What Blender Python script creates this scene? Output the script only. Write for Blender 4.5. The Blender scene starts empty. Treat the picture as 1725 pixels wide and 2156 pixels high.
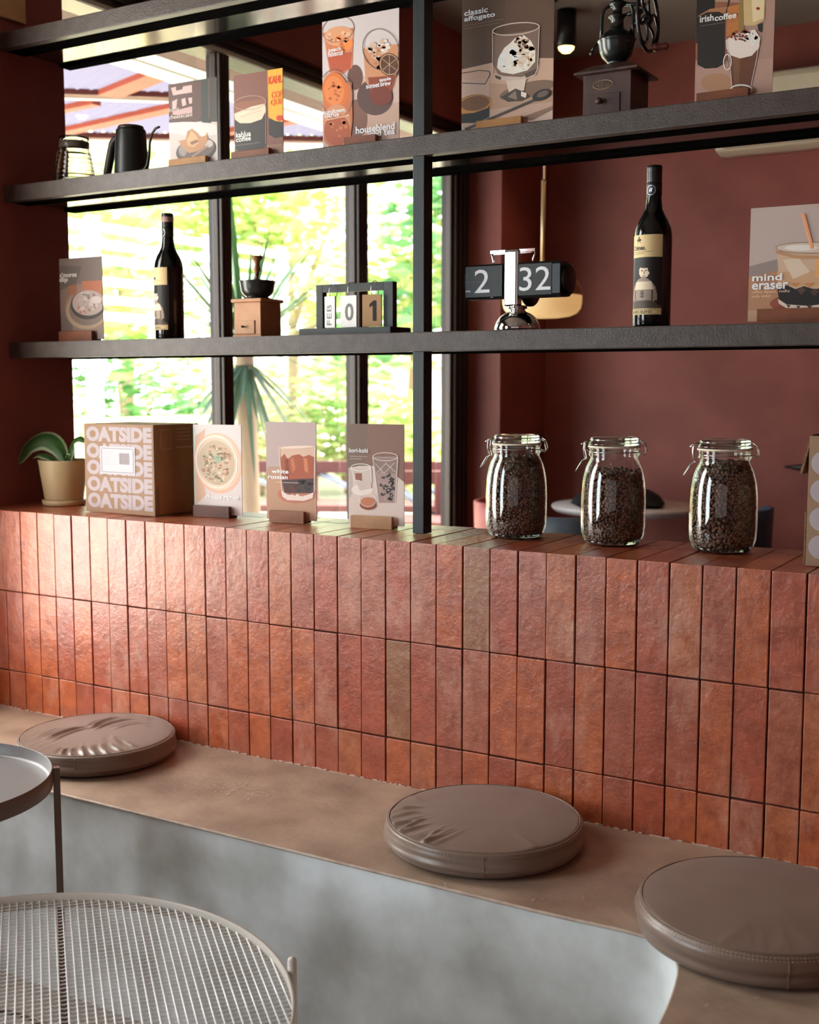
import bpy, bmesh, math, random
import numpy as np
from mathutils import Vector, Matrix, noise as mnoise

R = math.radians
PI = math.pi
scene = bpy.context.scene
COL = scene.collection
rng = random.Random(7)

# ------------------------------------------------------------------ camera
# origin: left end of the first whole brick, front face of the brick wall, top of the brick wall
CAM = Vector((2.50041, -2.12331, 0.32617))
YAW, PITCH, ROLL = 0.53673, -0.10608, 0.00049
fwd = Vector((-math.sin(YAW) * math.cos(PITCH), math.cos(YAW) * math.cos(PITCH), math.sin(PITCH)))
rgt = Vector((math.cos(YAW), math.sin(YAW), 0))
upv = rgt.cross(fwd)
r2 = rgt * math.cos(ROLL) + upv * math.sin(ROLL)
u2 = -rgt * math.sin(ROLL) + upv * math.cos(ROLL)
cd = bpy.data.cameras.new('camera')
cam = bpy.data.objects.new('camera', cd)
COL.objects.link(cam)
m = Matrix((r2, u2, -fwd)).transposed().to_4x4()
m.translation = CAM
cam.matrix_world = m
cd.sensor_fit = 'HORIZONTAL'
cd.sensor_width = 24.0
cd.lens = 2511.23 / 1725 * 24.0
cd.clip_start = 0.05
cd.clip_end = 300
cd.dof.use_dof = True
cd.dof.focus_distance = 2.35
cd.dof.aperture_fstop = 4.0
scene.camera = cam

# ------------------------------------------------------------------ exposure, world, sun, large lights
scene.view_settings.view_transform = 'Standard'
scene.view_settings.look = 'None'
scene.view_settings.gamma = 1.0
scene.view_settings.use_curve_mapping = False
scene.view_settings.exposure = 0.0
scene.cycles.use_denoising = True
scene.cycles.max_bounces = 10
scene.cycles.transparent_max_bounces = 24
scene.cycles.transmission_bounces = 8
scene.cycles.glossy_bounces = 5
scene.cycles.diffuse_bounces = 4
scene.cycles.sample_clamp_indirect = 6.0
scene.cycles.caustics_reflective = False
scene.cycles.caustics_refractive = False

world = bpy.data.worlds.new('world')
scene.world = world
world.use_nodes = True
wn = world.node_tree
bg = wn.nodes['Background']
bg.inputs['Color'].default_value = (0.86, 0.94, 1.0, 1)
bg.inputs['Strength'].default_value = 6.5


def light(kind, name, loc, energy, color, direction=None, **kw):
    ld = bpy.data.lights.new(name, kind)
    ld.energy = energy
    ld.color = color
    for k, v in kw.items():
        setattr(ld, k, v)
    o = bpy.data.objects.new(name, ld)
    COL.objects.link(o)
    o.location = loc
    if direction is not None:
        o.rotation_euler = Vector(direction).to_track_quat('-Z', 'Y').to_euler()
    return o


light('SUN', 'sun', (-3, 3, 8), 42.0, (1.0, 0.95, 0.84), (-0.38, -0.42, -0.85), angle=R(0.6))
# daylight entering the sitting room through its own tall window beside the bench
light('AREA', 'side_window_daylight', (-0.165, -0.51, 0.5), 29.0, (1.0, 0.94, 0.86), (1, 0, 0),
      shape='RECTANGLE', size=0.56, size_y=1.80)
light('AREA', 'side_window_daylight', (-0.165, -2.45, 0.5), 46.0, (0.74, 0.89, 1.0), (1, 0, 0),
      shape='RECTANGLE', size=1.25, size_y=1.80)
# added soft fill light from behind the camera; the rear wall has no opening
light('AREA', 'rear_fill_light', (2.6, -4.4, 0.5), 9.0, (1.0, 0.93, 0.86), (0, 1, -0.02),
      shape='RECTANGLE', size=3.4, size_y=1.9)
for k, (ya, yb) in enumerate([(0.35, 0.98), (1.08, 1.81), (1.93, 2.59)]):
    p = light('AREA', 'window_portal', (-0.20, (ya + yb) / 2, 0.22), 1.0, (1, 1, 1), (1, 0, 0),
              shape='RECTANGLE', size=yb - ya, size_y=2.38)
    p.data.cycles.is_portal = True

# ------------------------------------------------------------------ helpers: colour and materials
def S(h, g=1.0):
    h = h.lstrip('#')
    out = []
    for i in (0, 2, 4):
        c = int(h[i:i + 2], 16) / 255
        c = c / 12.92 if c <= 0.04045 else ((c + 0.055) / 1.055) ** 2.4
        out.append(min(0.92, c * g))
    return (*out, 1.0)


_mats = {}


def mat(name, color, rough=0.5, metal=0.0, spec=0.5, bump=0.0, bscale=60, var=0.0, vscale=8, vcol=None,
        coat=0.0, trans=0.0, ior=1.45, emit=None, estr=0.0, sheen=0.0):
    if name in _mats:
        return _mats[name]
    mt = bpy.data.materials.new(name)
    mt.use_nodes = True
    nt = mt.node_tree
    b = nt.nodes['Principled BSDF']
    if isinstance(color, str):
        color = S(color)
    b.inputs['Base Color'].default_value = color
    b.inputs['Roughness'].default_value = rough
    b.inputs['Metallic'].default_value = metal
    b.inputs['Specular IOR Level'].default_value = spec
    b.inputs['Coat Weight'].default_value = coat
    b.inputs['Transmission Weight'].default_value = trans
    b.inputs['IOR'].default_value = ior
    if sheen:
        b.inputs['Sheen Weight'].default_value = sheen
    if emit is not None:
        b.inputs['Emission Color'].default_value = S(emit) if isinstance(emit, str) else emit
        b.inputs['Emission Strength'].default_value = estr
    tc = nt.nodes.new('ShaderNodeTexCoord')
    # every surface gets at least a faint procedural variation
    n = nt.nodes.new('ShaderNodeTexNoise')
    n.inputs['Scale'].default_value = vscale
    n.inputs['Detail'].default_value = 6
    nt.links.new(tc.outputs['Object'], n.inputs['Vector'])
    mx = nt.nodes.new('ShaderNodeMix')
    mx.data_type = 'RGBA'
    mx.inputs[6].default_value = color
    c2 = (S(vcol) if isinstance(vcol, str) else vcol) if vcol else tuple(c * 0.7 for c in color[:3]) + (1,)
    mx.inputs[7].default_value = c2
    mr = nt.nodes.new('ShaderNodeMapRange')
    mr.inputs[1].default_value = 0.35
    mr.inputs[2].default_value = 0.7
    mr.inputs[3].default_value = 0
    mr.inputs[4].default_value = var if var else 0.06
    nt.links.new(n.outputs['Fac'], mr.inputs[0])
    nt.links.new(mr.outputs[0], mx.inputs[0])
    nt.links.new(mx.outputs[2], b.inputs['Base Color'])
    if bump:
        n2 = nt.nodes.new('ShaderNodeTexNoise')
        n2.inputs['Scale'].default_value = bscale
        n2.inputs['Detail'].default_value = 5
        nt.links.new(tc.outputs['Object'], n2.inputs['Vector'])
        bp = nt.nodes.new('ShaderNodeBump')
        bp.inputs['Strength'].default_value = bump
        bp.inputs['Distance'].default_value = 0.004
        nt.links.new(n2.outputs['Fac'], bp.inputs['Height'])
        nt.links.new(bp.outputs[0], b.inputs['Normal'])
    _mats[name] = mt
    return mt


def glass_sheet(name, tint=(0.95, 0.98, 0.97, 1), rough=0.01, refl=1.0):
    """clear thin glass: sees straight through, reflects by Fresnel"""
    mt = bpy.data.materials.new(name)
    mt.use_nodes = True
    nt = mt.node_tree
    nt.nodes.clear()
    out = nt.nodes.new('ShaderNodeOutputMaterial')
    mix = nt.nodes.new('ShaderNodeMixShader')
    tr = nt.nodes.new('ShaderNodeBsdfTransparent')
    tr.inputs[0].default_value = tint
    gl = nt.nodes.new('ShaderNodeBsdfGlossy')
    gl.inputs['Roughness'].default_value = rough
    geo = nt.nodes.new('ShaderNodeNewGeometry')
    dot = nt.nodes.new('ShaderNodeVectorMath')
    dot.operation = 'DOT_PRODUCT'
    nt.links.new(geo.outputs['Incoming'], dot.inputs[0])
    nt.links.new(geo.outputs['Normal'], dot.inputs[1])

    def math_node(op, a=None, v0=None, v1=None):
        q = nt.nodes.new('ShaderNodeMath')
        q.operation = op
        if a is not None:
            nt.links.new(a, q.inputs[0])
        if v0 is not None:
            q.inputs[0].default_value = v0
        if v1 is not None:
            q.inputs[1].default_value = v1
        return q
    ab = math_node('ABSOLUTE', dot.outputs['Value'])
    inv = math_node('SUBTRACT', None, 1.0)
    nt.links.new(ab.outputs[0], inv.inputs[1])
    pw = math_node('POWER', inv.outputs[0], None, 5.0)
    ml = math_node('MULTIPLY_ADD', pw.outputs[0], None, 0.96 * refl)
    ml.inputs[2].default_value = 0.04 * refl
    nt.links.new(ml.outputs[0], mix.inputs[0])
    nt.links.new(tr.outputs[0], mix.inputs[1])
    nt.links.new(gl.outputs[0], mix.inputs[2])
    nt.links.new(mix.outputs[0], out.inputs[0])
    return mt


def leaf_mat(name, c1, c2, transl=0.5):
    mt = bpy.data.materials.new(name)
    mt.use_nodes = True
    nt = mt.node_tree
    nt.nodes.clear()
    out = nt.nodes.new('ShaderNodeOutputMaterial')
    geo = nt.nodes.new('ShaderNodeNewGeometry')
    mx = nt.nodes.new('ShaderNodeMix')
    mx.data_type = 'RGBA'
    mx.inputs[6].default_value = S(c1)
    mx.inputs[7].default_value = S(c2)
    nt.links.new(geo.outputs['Random Per Island'], mx.inputs[0])
    d = nt.nodes.new('ShaderNodeBsdfPrincipled')
    d.inputs['Roughness'].default_value = 0.4
    t = nt.nodes.new('ShaderNodeBsdfTranslucent')
    a = nt.nodes.new('ShaderNodeMixShader')
    a.inputs[0].default_value = transl
    nt.links.new(mx.outputs[2], d.inputs['Base Color'])
    nt.links.new(mx.outputs[2], t.inputs[0])
    nt.links.new(d.outputs[0], a.inputs[1])
    nt.links.new(t.outputs[0], a.inputs[2])
    nt.links.new(a.outputs[0], out.inputs[0])
    return mt


# ------------------------------------------------------------------ helpers: mesh
class MB:
    def __init__(self):
        self.bm = bmesh.new()

    def _add(self, verts, faces, mi=0, M=None, smooth=False):
        vs = [self.bm.verts.new((M @ Vector(v)) if M else Vector(v)) for v in verts]
        out = []
        for f in faces:
            try:
                fc = self.bm.faces.new([vs[i] for i in f])
                fc.material_index = mi
                fc.smooth = smooth
                out.append(fc)
            except ValueError:
                pass
        return vs, out

    def box(self, x0, x1, y0, y1, z0, z1, mi=0, bev=0.0, seg=2, M=None):
        v = [(x0, y0, z0), (x1, y0, z0), (x1, y1, z0), (x0, y1, z0), (x0, y0, z1), (x1, y0, z1), (x1, y1, z1), (x0, y1, z1)]
        f = [(3, 2, 1, 0), (4, 5, 6, 7), (0, 1, 5, 4), (1, 2, 6, 5), (2, 3, 7, 6), (3, 0, 4, 7)]
        vs, fs = self._add(v, f, mi, M)
        if bev > 0:
            ed = set()
            for fc in fs:
                ed.update(fc.edges)
            bmesh.ops.bevel(self.bm, geom=list(ed), offset=bev, segments=seg, affect='EDGES', profile=0.6, material=-1)
        return fs

    def lathe(self, prof, n=32, c=(0, 0, 0), mi=0, M=None, smooth=True, a0=0, a1=2 * PI, cap=False):
        full = abs(a1 - a0 - 2 * PI) < 1e-6
        na = n if full else n + 1
        rows = []
        for r, z in prof:
            if r < 1e-6:
                p = Vector((c[0], c[1], c[2] + z))
                rows.append([self.bm.verts.new(M @ p if M else p)] * na)
            else:
                row = []
                for k in range(na):
                    a = a0 + (a1 - a0) * k / n
                    p = Vector((c[0] + r * math.cos(a), c[1] + r * math.sin(a), c[2] + z))
                    row.append(self.bm.verts.new(M @ p if M else p))
                rows.append(row)
        for i in range(len(rows) - 1):
            for k in range(n):
                k2 = (k + 1) % na
                q = [rows[i][k], rows[i][k2], rows[i + 1][k2], rows[i + 1][k]]
                u = []
                for v in q:
                    if v not in u:
                        u.append(v)
                if len(u) >= 3:
                    try:
                        fc = self.bm.faces.new(u)
                        fc.material_index = mi
                        fc.smooth = smooth
                    except ValueError:
                        pass

    def tube(self, pts, r, n=10, mi=0, closed=False, caps=True, smooth=True, ref=(0, 0, 1), prof=None):
        pts = [Vector(p) for p in pts]
        N = len(pts)
        rs = r if isinstance(r, (list, tuple)) else [r] * N
        rings = []
        nrm = None
        for i, p in enumerate(pts):
            if closed:
                t = (pts[(i + 1) % N] - pts[i - 1]).normalized()
            elif i == 0:
                t = (pts[1] - pts[0]).normalized()
            elif i == N - 1:
                t = (pts[-1] - pts[-2]).normalized()
            else:
                t = (pts[i + 1] - pts[i - 1]).normalized()
            if nrm is None:
                a = Vector(ref)
                if abs(a.dot(t)) > 0.95:
                    a = Vector((1, 0, 0))
                nrm = (a - t * a.dot(t)).normalized()
            else:
                nrm = (nrm - t * nrm.dot(t)).normalized()
            b = t.cross(nrm)
            if prof:
                rings.append([self.bm.verts.new(p + nrm * v + b * u) for u, v in prof])
            else:
                rings.append([self.bm.verts.new(p + (nrm * math.cos(2 * PI * k / n) + b * math.sin(2 * PI * k / n)) * rs[i])
                              for k in range(n)])
        n = len(rings[0])
        for i in range(N if closed else N - 1):
            a, b = rings[i], rings[(i + 1) % N]
            for k in range(n):
                fc = self.bm.faces.new([a[k], a[(k + 1) % n], b[(k + 1) % n], b[k]])
                fc.material_index = mi
                fc.smooth = smooth
        if caps and not closed:
            for rg in (rings[0][::-1], rings[-1]):
                fc = self.bm.faces.new(rg)
                fc.material_index = mi

    def prism(self, poly, axis, a0, a1, mi=0, M=None, smooth=False):
        """poly: 2-D outline; axis x: (y,z), axis y: (x,z), axis z: (x,y)"""
        def P(u, v, w):
            return {'x': (w, u, v), 'y': (u, w, v), 'z': (u, v, w)}[axis]
        n = len(poly)
        vs = [P(u, v, a0) for u, v in poly] + [P(u, v, a1) for u, v in poly]
        fs = [tuple(range(n))[::-1], tuple(range(n, 2 * n))] + [(k, (k + 1) % n, n + (k + 1) % n, n + k) for k in range(n)]
        _, out = self._add(vs, fs, mi, M)
        if smooth:
            for fc in out[2:]:
                fc.smooth = True
            for fc in out[:2]:
                for e_ in fc.edges:
                    e_.smooth = False
            for fc in out[2 + len(poly) - (smooth if smooth is not True else 0):]:
                fc.smooth = False
        return out

    def quad(self, a, b, c, d, mi=0):
        self._add([a, b, c, d], [(0, 1, 2, 3)], mi)

    def build(self, name, mats, parent=None, loc=None, rot=None, normals=True):
        me = bpy.data.meshes.new(name)
        if normals:
            bmesh.ops.recalc_face_normals(self.bm, faces=self.bm.faces)
        self.bm.to_mesh(me)
        self.bm.free()
        if not isinstance(mats, (list, tuple)):
            mats = [mats]
        for mm in mats:
            me.materials.append(mm)
        o = bpy.data.objects.new(name, me)
        COL.objects.link(o)
        if parent:
            o.parent = parent
        if loc:
            o.location = loc
        if rot:
            o.rotation_euler = rot
        return o


def tag(o, label, cat, group=None, kind=None):
    if label:
        o['label'] = label
    if cat:
        o['category'] = cat
    if group:
        o['group'] = group
    if kind:
        o['kind'] = kind
    return o


def thing(name, label, cat, loc=(0, 0, 0), rz=0, group=None, kind=None):
    o = bpy.data.objects.new(name, None)
    o.empty_display_size = 0.05
    COL.objects.link(o)
    o.location = loc
    o.rotation_euler = (0, 0, rz)
    return tag(o, label, cat, group, kind)


def copy_tree(o, parent=None):
    c = o.copy()
    COL.objects.link(c)
    c.parent = parent
    for ch in list(o.children):
        copy_tree(ch, c)
    return c


def text_raw(body, bold=0.0, align='LEFT', line=0.8):
    cu = bpy.data.curves.new('lettering', 'FONT')
    cu.body = body
    cu.size = 1.0
    cu.align_x = align
    cu.space_line = line
    cu.offset = bold
    cu.resolution_u = 3
    o = bpy.data.objects.new('lettering', cu)
    COL.objects.link(o)
    bpy.context.view_layer.update()
    dg = bpy.context.evaluated_depsgraph_get()
    me = bpy.data.meshes.new_from_object(o.evaluated_get(dg))
    vs = [tuple(v.co)[:2] for v in me.vertices]
    fs = [tuple(p.vertices) for p in me.polygons]
    bpy.data.objects.remove(o)
    bpy.data.curves.remove(cu)
    bpy.data.meshes.remove(me)
    return vs, fs


def text_into(mb, body, u0, v0, u1, v1, fn, mi=0, bold=0.0, align='LEFT', line=0.8, rot=False, keep=False):
    """lettering fitted into the box u0..u1 / v0..v1; fn maps (u, v) to 3-D"""
    vs, fs = text_raw(body, bold, align, line)
    if rot:
        vs = [(-y, x) for x, y in vs]
    xs = [v[0] for v in vs]
    ys = [v[1] for v in vs]
    sx = (u1 - u0) / (max(xs) - min(xs))
    sy = (v1 - v0) / (max(ys) - min(ys))
    if keep:
        sx = sy = min(sx, sy)
    pts = [fn(u0 + (x - min(xs)) * sx, v0 + (y - min(ys)) * sy) for x, y in vs]
    mb._add(pts, fs, mi)


def clip_poly(pts, w, h):
    def clip(ps, inside, inter):
        out = []
        for i in range(len(ps)):
            a, b = ps[i - 1], ps[i]
            if inside(b):
                if not inside(a):
                    out.append(inter(a, b))
                out.append(b)
            elif inside(a):
                out.append(inter(a, b))
        return out

    def ix(c):
        return lambda a, b: (c, a[1] + (b[1] - a[1]) * (c - a[0]) / (b[0] - a[0]))

    def iy(c):
        return lambda a, b: (a[0] + (b[0] - a[0]) * (c - a[1]) / (b[1] - a[1]), c)
    for ins, it in ((lambda p: p[0] >= 0, ix(0)), (lambda p: p[0] <= w, ix(w)), (lambda p: p[1] >= 0, iy(0)), (lambda p: p[1] <= h, iy(h))):
        if pts:
            pts = clip(pts, ins, it)
    return pts


def homography(src, dst):
    A = []
    for (x, y), (u, v) in zip(src, dst):
        A.append([x, y, 1, 0, 0, 0, -u * x, -u * y, -u])
        A.append([0, 0, 0, x, y, 1, -v * x, -v * y, -v])
    _, _, V = np.linalg.svd(np.array(A, float))
    H = V[-1].reshape(3, 3)

    def f(x, y):
        q = H @ np.array([x, y, 1.0])
        return (q[0] / q[2], q[1] / q[2])
    return f


# ------------------------------------------------------------------ materials
def brick_material():
    mt = bpy.data.materials.new('terracotta_brick')
    mt.use_nodes = True
    nt = mt.node_tree
    b = nt.nodes['Principled BSDF']
    tc = nt.nodes.new('ShaderNodeTexCoord')
    geo = nt.nodes.new('ShaderNodeNewGeometry')
    cr = nt.nodes.new('ShaderNodeValToRGB')
    els = [(0.0, '#ac5033'), (0.16, '#ba5e34'), (0.32, '#a8563b'), (0.48, '#b95c2e'), (0.60, '#ae6044'),
           (0.74, '#a44b30'), (0.86, '#b5643c'), (0.965, '#97633e'), (1.0, '#8a6543')]
    cr.color_ramp.interpolation = 'CONSTANT'
    e = cr.color_ramp.elements
    e[0].position, e[0].color = els[0][0], S(els[0][1])
    e[1].position, e[1].color = els[-1][0], S(els[-1][1])
    for p, c in els[1:-1]:
        k = e.new(p)
        k.color = S(c)
    nt.links.new(geo.outputs['Random Per Island'], cr.inputs[0])
    # darker fired mottling
    n1 = nt.nodes.new('ShaderNodeTexNoise')
    n1.inputs['Scale'].default_value = 22
    n1.inputs['Detail'].default_value = 8
    n1.inputs['Roughness'].default_value = 0.65
    nt.links.new(tc.outputs['Object'], n1.inputs['Vector'])
    mr = nt.nodes.new('ShaderNodeMapRange')
    mr.inputs[1].default_value, mr.inputs[2].default_value = 0.40, 0.66
    mr.inputs[3].default_value, mr.inputs[4].default_value = 0.0, 0.75
    nt.links.new(n1.outputs['Fac'], mr.inputs[0])
    m1 = nt.nodes.new('ShaderNodeMix')
    m1.data_type = 'RGBA'
    nt.links.new(mr.outputs[0], m1.inputs[0])
    nt.links.new(cr.outputs[0], m1.inputs[6])
    m1.inputs[7].default_value = S('#83381f')
    # pale efflorescence clouds
    mp = nt.nodes.new('ShaderNodeMapping')
    mp.inputs['Scale'].default_value = (1, 1, 0.45)
    nt.links.new(tc.outputs['Object'], mp.inputs[0])
    n2 = nt.nodes.new('ShaderNodeTexNoise')
    n2.inputs['Scale'].default_value = 9
    n2.inputs['Detail'].default_value = 9
    n2.inputs['Roughness'].default_value = 0.7
    nt.links.new(mp.outputs[0], n2.inputs['Vector'])
    mr2 = nt.nodes.new('ShaderNodeMapRange')
    mr2.inputs[1].default_value, mr2.inputs[2].default_value = 0.52, 0.78
    mr2.inputs[3].default_value, mr2.inputs[4].default_value = 0.0, 0.8
    nt.links.new(n2.outputs['Fac'], mr2.inputs[0])
    m2 = nt.nodes.new('ShaderNodeMix')
    m2.data_type = 'RGBA'
    nt.links.new(mr2.outputs[0], m2.inputs[0])
    nt.links.new(m1.outputs[2], m2.inputs[6])
    m2.inputs[7].default_value = S('#cb9880')
    # small pits
    vo = nt.nodes.new('ShaderNodeTexNoise')
    vo.inputs['Scale'].default_value = 170
    vo.inputs['Detail'].default_value = 3
    nt.links.new(tc.outputs['Object'], vo.inputs['Vector'])
    mr3 = nt.nodes.new('ShaderNodeMapRange')
    mr3.inputs[1].default_value, mr3.inputs[2].default_value = 0.70, 0.78
    nt.links.new(vo.outputs['Fac'], mr3.inputs[0])
    m3 = nt.nodes.new('ShaderNodeMix')
    m3.data_type = 'RGBA'
    nt.links.new(mr3.outputs[0], m3.inputs[0])
    nt.links.new(m2.outputs[2], m3.inputs[6])
    m3.inputs[7].default_value = S('#c9a291')
    nt.links.new(m3.outputs[2], b.inputs['Base Color'])
    rr = nt.nodes.new('ShaderNodeMapRange')
    rr.inputs[1].default_value, rr.inputs[2].default_value = 0.3, 0.7
    rr.inputs[3].default_value, rr.inputs[4].default_value = 0.30, 0.50
    nt.links.new(n2.outputs['Fac'], rr.inputs[0])
    nt.links.new(rr.outputs[0], b.inputs['Roughness'])
    b.inputs['Coat Weight'].default_value = 0.7
    b.inputs['Coat Roughness'].default_value = 0.17
    # surface relief: fine grain and hand-made waviness
    n3 = nt.nodes.new('ShaderNodeTexNoise')
    n3.inputs['Scale'].default_value = 75
    n3.inputs['Detail'].default_value = 7
    n3.inputs['Roughness'].default_value = 0.65
    nt.links.new(tc.outputs['Object'], n3.inputs['Vector'])
    bp = nt.nodes.new('ShaderNodeBump')
    bp.inputs['Strength'].default_value = 0.55
    bp.inputs['Distance'].default_value = 0.003
    nt.links.new(n3.outputs['Fac'], bp.inputs['Height'])
    n4 = nt.nodes.new('ShaderNodeTexNoise')
    n4.inputs['Scale'].default_value = 18
    n4.inputs['Detail'].default_value = 2
    nt.links.new(tc.outputs['Object'], n4.inputs['Vector'])
    bp2 = nt.nodes.new('ShaderNodeBump')
    bp2.inputs['Strength'].default_value = 0.35
    bp2.inputs['Distance'].default_value = 0.006
    nt.links.new(n4.outputs['Fac'], bp2.inputs['Height'])
    nt.links.new(bp.outputs[0], bp2.inputs['Normal'])
    nt.links.new(bp2.outputs[0], b.inputs['Normal'])
    nt.links.new(bp2.outputs[0], b.inputs['Coat Normal'])
    return mt


M_brick = brick_material()
M_grout = mat('dark_joint', '#3a2018', 0.95)
M_red = mat('red_plaster', '#7c3b31', 0.55, var=0.9, vscale=2.6, vcol='#975047', bump=0.12, bscale=30)
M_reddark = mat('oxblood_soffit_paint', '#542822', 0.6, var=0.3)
M_ceil = mat('grey_plaster_ceiling', '#8d8079', 0.8, var=0.6, vscale=3, vcol='#766a62')
M_floor = mat('grey_concrete_floor', '#7d746c', 0.5, var=0.5, vscale=4, bump=0.1)
M_concrete = mat('grey_skim_concrete', '#dfe0df', 0.5, var=1.0, vscale=5.5, vcol='#a5a29a', bump=0.2, bscale=20)
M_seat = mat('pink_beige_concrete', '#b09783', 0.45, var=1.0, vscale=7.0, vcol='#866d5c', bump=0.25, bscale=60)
M_steel = mat('black_brown_steel', '#40352f', 0.42, spec=0.5, bump=0.25, bscale=260, var=0.5, vscale=40, vcol='#564b45')
M_steeldark = mat('black_steel', '#100f0e', 0.8, spec=0.0, bump=0.08, bscale=200)
M_panel = mat('black_lacquered_panel', '#1a1817', 0.10, spec=0.9)
M_post = mat('black_powder_coat', '#1d2120', 0.45, bump=0.1, bscale=300)
M_alu = mat('bronze_aluminium_frame', '#4a3f39', 0.3, metal=0.5, bump=0.05)
M_aludark = mat('dark_bronze_frame', '#2a2320', 0.35, metal=0.3)
M_alubright = mat('bright_aluminium_trim', '#c9c2b8', 0.25, metal=0.6)
M_white = mat('white_paint', '#e8e4de', 0.5)
M_glass = glass_sheet('window_glass', refl=0.8)

# ------------------------------------------------------------------ the setting
FL, CE = -0.975, 1.87       # floor and ceiling heights
YB = -4.5                   # rear wall
YF = 3.30                   # far wall
XR = 4.6
BH = 0.2132                 # brick height
BW = 0.062                  # brick pitch
BD = 0.296                  # depth of the brick wall
SEAT = -0.527

mb = MB(); mb.box(-0.22, XR + 0.1, YB - 0.1, YF + 0.12, FL - 0.1, FL)
mb.build('floor', M_floor)['kind'] = 'structure'
mb = MB(); mb.box(-0.9, XR + 0.1, YB - 0.1, YF + 0.8, CE, CE + 0.12)
mb.build('ceiling', M_ceil)['kind'] = 'structure'

mb = MB()
mb.box(-0.22, -0.10, -0.20, 0.35, FL, CE)
mb.box(-0.22, -0.10, 0.35, 2.80, 1.49, CE)
mb.box(-0.22, -0.10, 2.80, YF + 0.12, FL, CE)
mb.box(-0.10, 0.052, 2.80, YF, FL, CE)
mb.box(-0.22, -0.10, -3.10, -0.20, FL, -0.42)
mb.box(-0.22, -0.10, -3.10, -0.20, 1.49, CE)
mb.box(-0.22, -0.10, -1.80, -0.82, -0.42, 1.49)
mb.box(-0.22, -0.10, YB, -3.10, FL, CE)
mb.build('wall_left', M_red)['kind'] = 'structure'
mb = MB(); mb.box(-0.22, XR, YF, YF + 0.12, FL, CE)
mb.build('wall_far', M_red)['kind'] = 'structure'
mb = MB(); mb.box(XR, XR + 0.1, YB, YF, FL, CE)
mb.build('wall_right', M_red)['kind'] = 'structure'
mb = MB(); mb.box(-0.22, XR, YB - 0.1, YB, FL, CE)
mb.build('wall_back', M_red)['kind'] = 'structure'

# low brick wall: every brick is a bevelled block, joints show the dark core behind
mb = MB()
g = 0.0013
for i in range(-2, 42):
    for row in range(4):
        x0, x1 = i * BW + g, (i + 1) * BW - g
        if i == -2:
            x0 = -0.099
        z1 = -row * BH - (g if row else 0)
        z0 = -(row + 1) * BH + g
        if row == 2:
            z0 = SEAT - 0.10
        if row == 3:
            continue
        jx = rng.uniform(-0.0007, 0.0007)
        jy = rng.uniform(-0.0012, 0.0008)
        jz = rng.uniform(-0.0012, 0.0012) if row else rng.uniform(-0.0008, 0.0002)
        Mx = Matrix.Translation((0, 0, 0)) @ Matrix.Rotation(rng.uniform(-0.004, 0.004), 4, 'Y')
        cx, cz = (x0 + x1) / 2, (z0 + z1) / 2
        Mx = Matrix.Translation((cx, 0, cz)) @ Matrix.Rotation(rng.uniform(-0.0035, 0.0035), 4, 'Y') @ Matrix.Translation((-cx, 0, -cz))
        mb.box(x0 + jx, x1 + jx, jy, BH - g if row == 0 else 0.05, z0, z1 + jz, bev=0.0016, seg=2, M=Mx)
    mb.box(i * BW + g if i > -2 else -0.099, (i + 1) * BW - g, BH + g, BD, -0.03, rng.uniform(-0.0008, 0.0002), bev=0.0012)
mb.box(-0.099, 42 * BW, 0.0065, BD - 0.004, FL, -0.0045, mi=1)
mb.box(-0.099, 42 * BW, BD - 0.004, BD - 0.001, FL, -0.034, mi=2)
mb.build('wall_low_brick', [M_brick, M_grout, M_red])['kind'] = 'structure'

# built-in concrete bench that turns the corner
front = [(-0.099, -0.405), (1.0, -0.408), (1.72, -0.408), (1.80, -0.405), (1.86, -0.402), (1.905, -0.404), (1.938, -0.416), (1.962, -0.436),
         (1.978, -0.462), (1.990, -0.497), (1.999, -0.54), (2.006, -0.585), (2.012, -0.64), (2.018, -0.72), (2.02, -0.85), (2.02, -2.9)]
# round the corner with a smooth spline
def smooth_line(pts, sub=5):
    out = []
    for i in range(len(pts) - 1):
        p0, p1, p2, p3 = [Vector(pts[max(0, min(len(pts) - 1, j))]) for j in (i - 1, i, i + 1, i + 2)]
        for k in range(sub):
            f = k / sub
            q = 0.5 * ((2 * p1) + (p2 - p0) * f + (2 * p0 - 5 * p1 + 4 * p2 - p3) * f * f + (3 * p1 - p0 - 3 * p2 + p3) * f ** 3)
            out.append((q.x, q.y))
    out.append(pts[-1])
    return out


front = [front[0], front[1]] + smooth_line(front[2:14]) + front[14:]
outline = front + [(2.75, -2.9), (2.75, -0.0022), (-0.099, -0.0022)]
bench = thing('concrete_bench', 'built-in concrete bench with rounded inner corner below the brick wall', 'bench', (1.0, -0.2, FL))
off = Vector((1.0, -0.2, FL))
mb = MB()
mb.prism([(x - off.x, y - off.y) for x, y in outline], 'z', 0.0, SEAT - 0.006 - FL, smooth=4)
mb.build('base', M_concrete, bench)
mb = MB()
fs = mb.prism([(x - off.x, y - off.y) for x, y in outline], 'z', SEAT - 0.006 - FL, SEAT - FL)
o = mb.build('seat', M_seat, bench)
o['label'] = 'pinkish beige seat surface with worn flakes'
# thin crumbly mortar line where the seat meets the bricks
mb = MB()
xx = -0.09
while xx < 2.6:
    w = rng.uniform(0.003, 0.013)
    d = rng.uniform(0.0004, 0.0035)
    h = rng.uniform(0.0003, 0.0026)
    if rng.random() < 0.7:
        mb.box(xx - off.x, xx + w - off.x, -0.001 - d - off.y, 0.0005 - off.y, SEAT - FL, SEAT + h - FL)
    xx += w
o = mb.build('mortar_seam', mat('pale_mortar', '#c4ada0', 0.9), bench)
o['kind'] = 'stuff'
# flaking chips of skim on the seat and edge
mb = MB()


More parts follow.
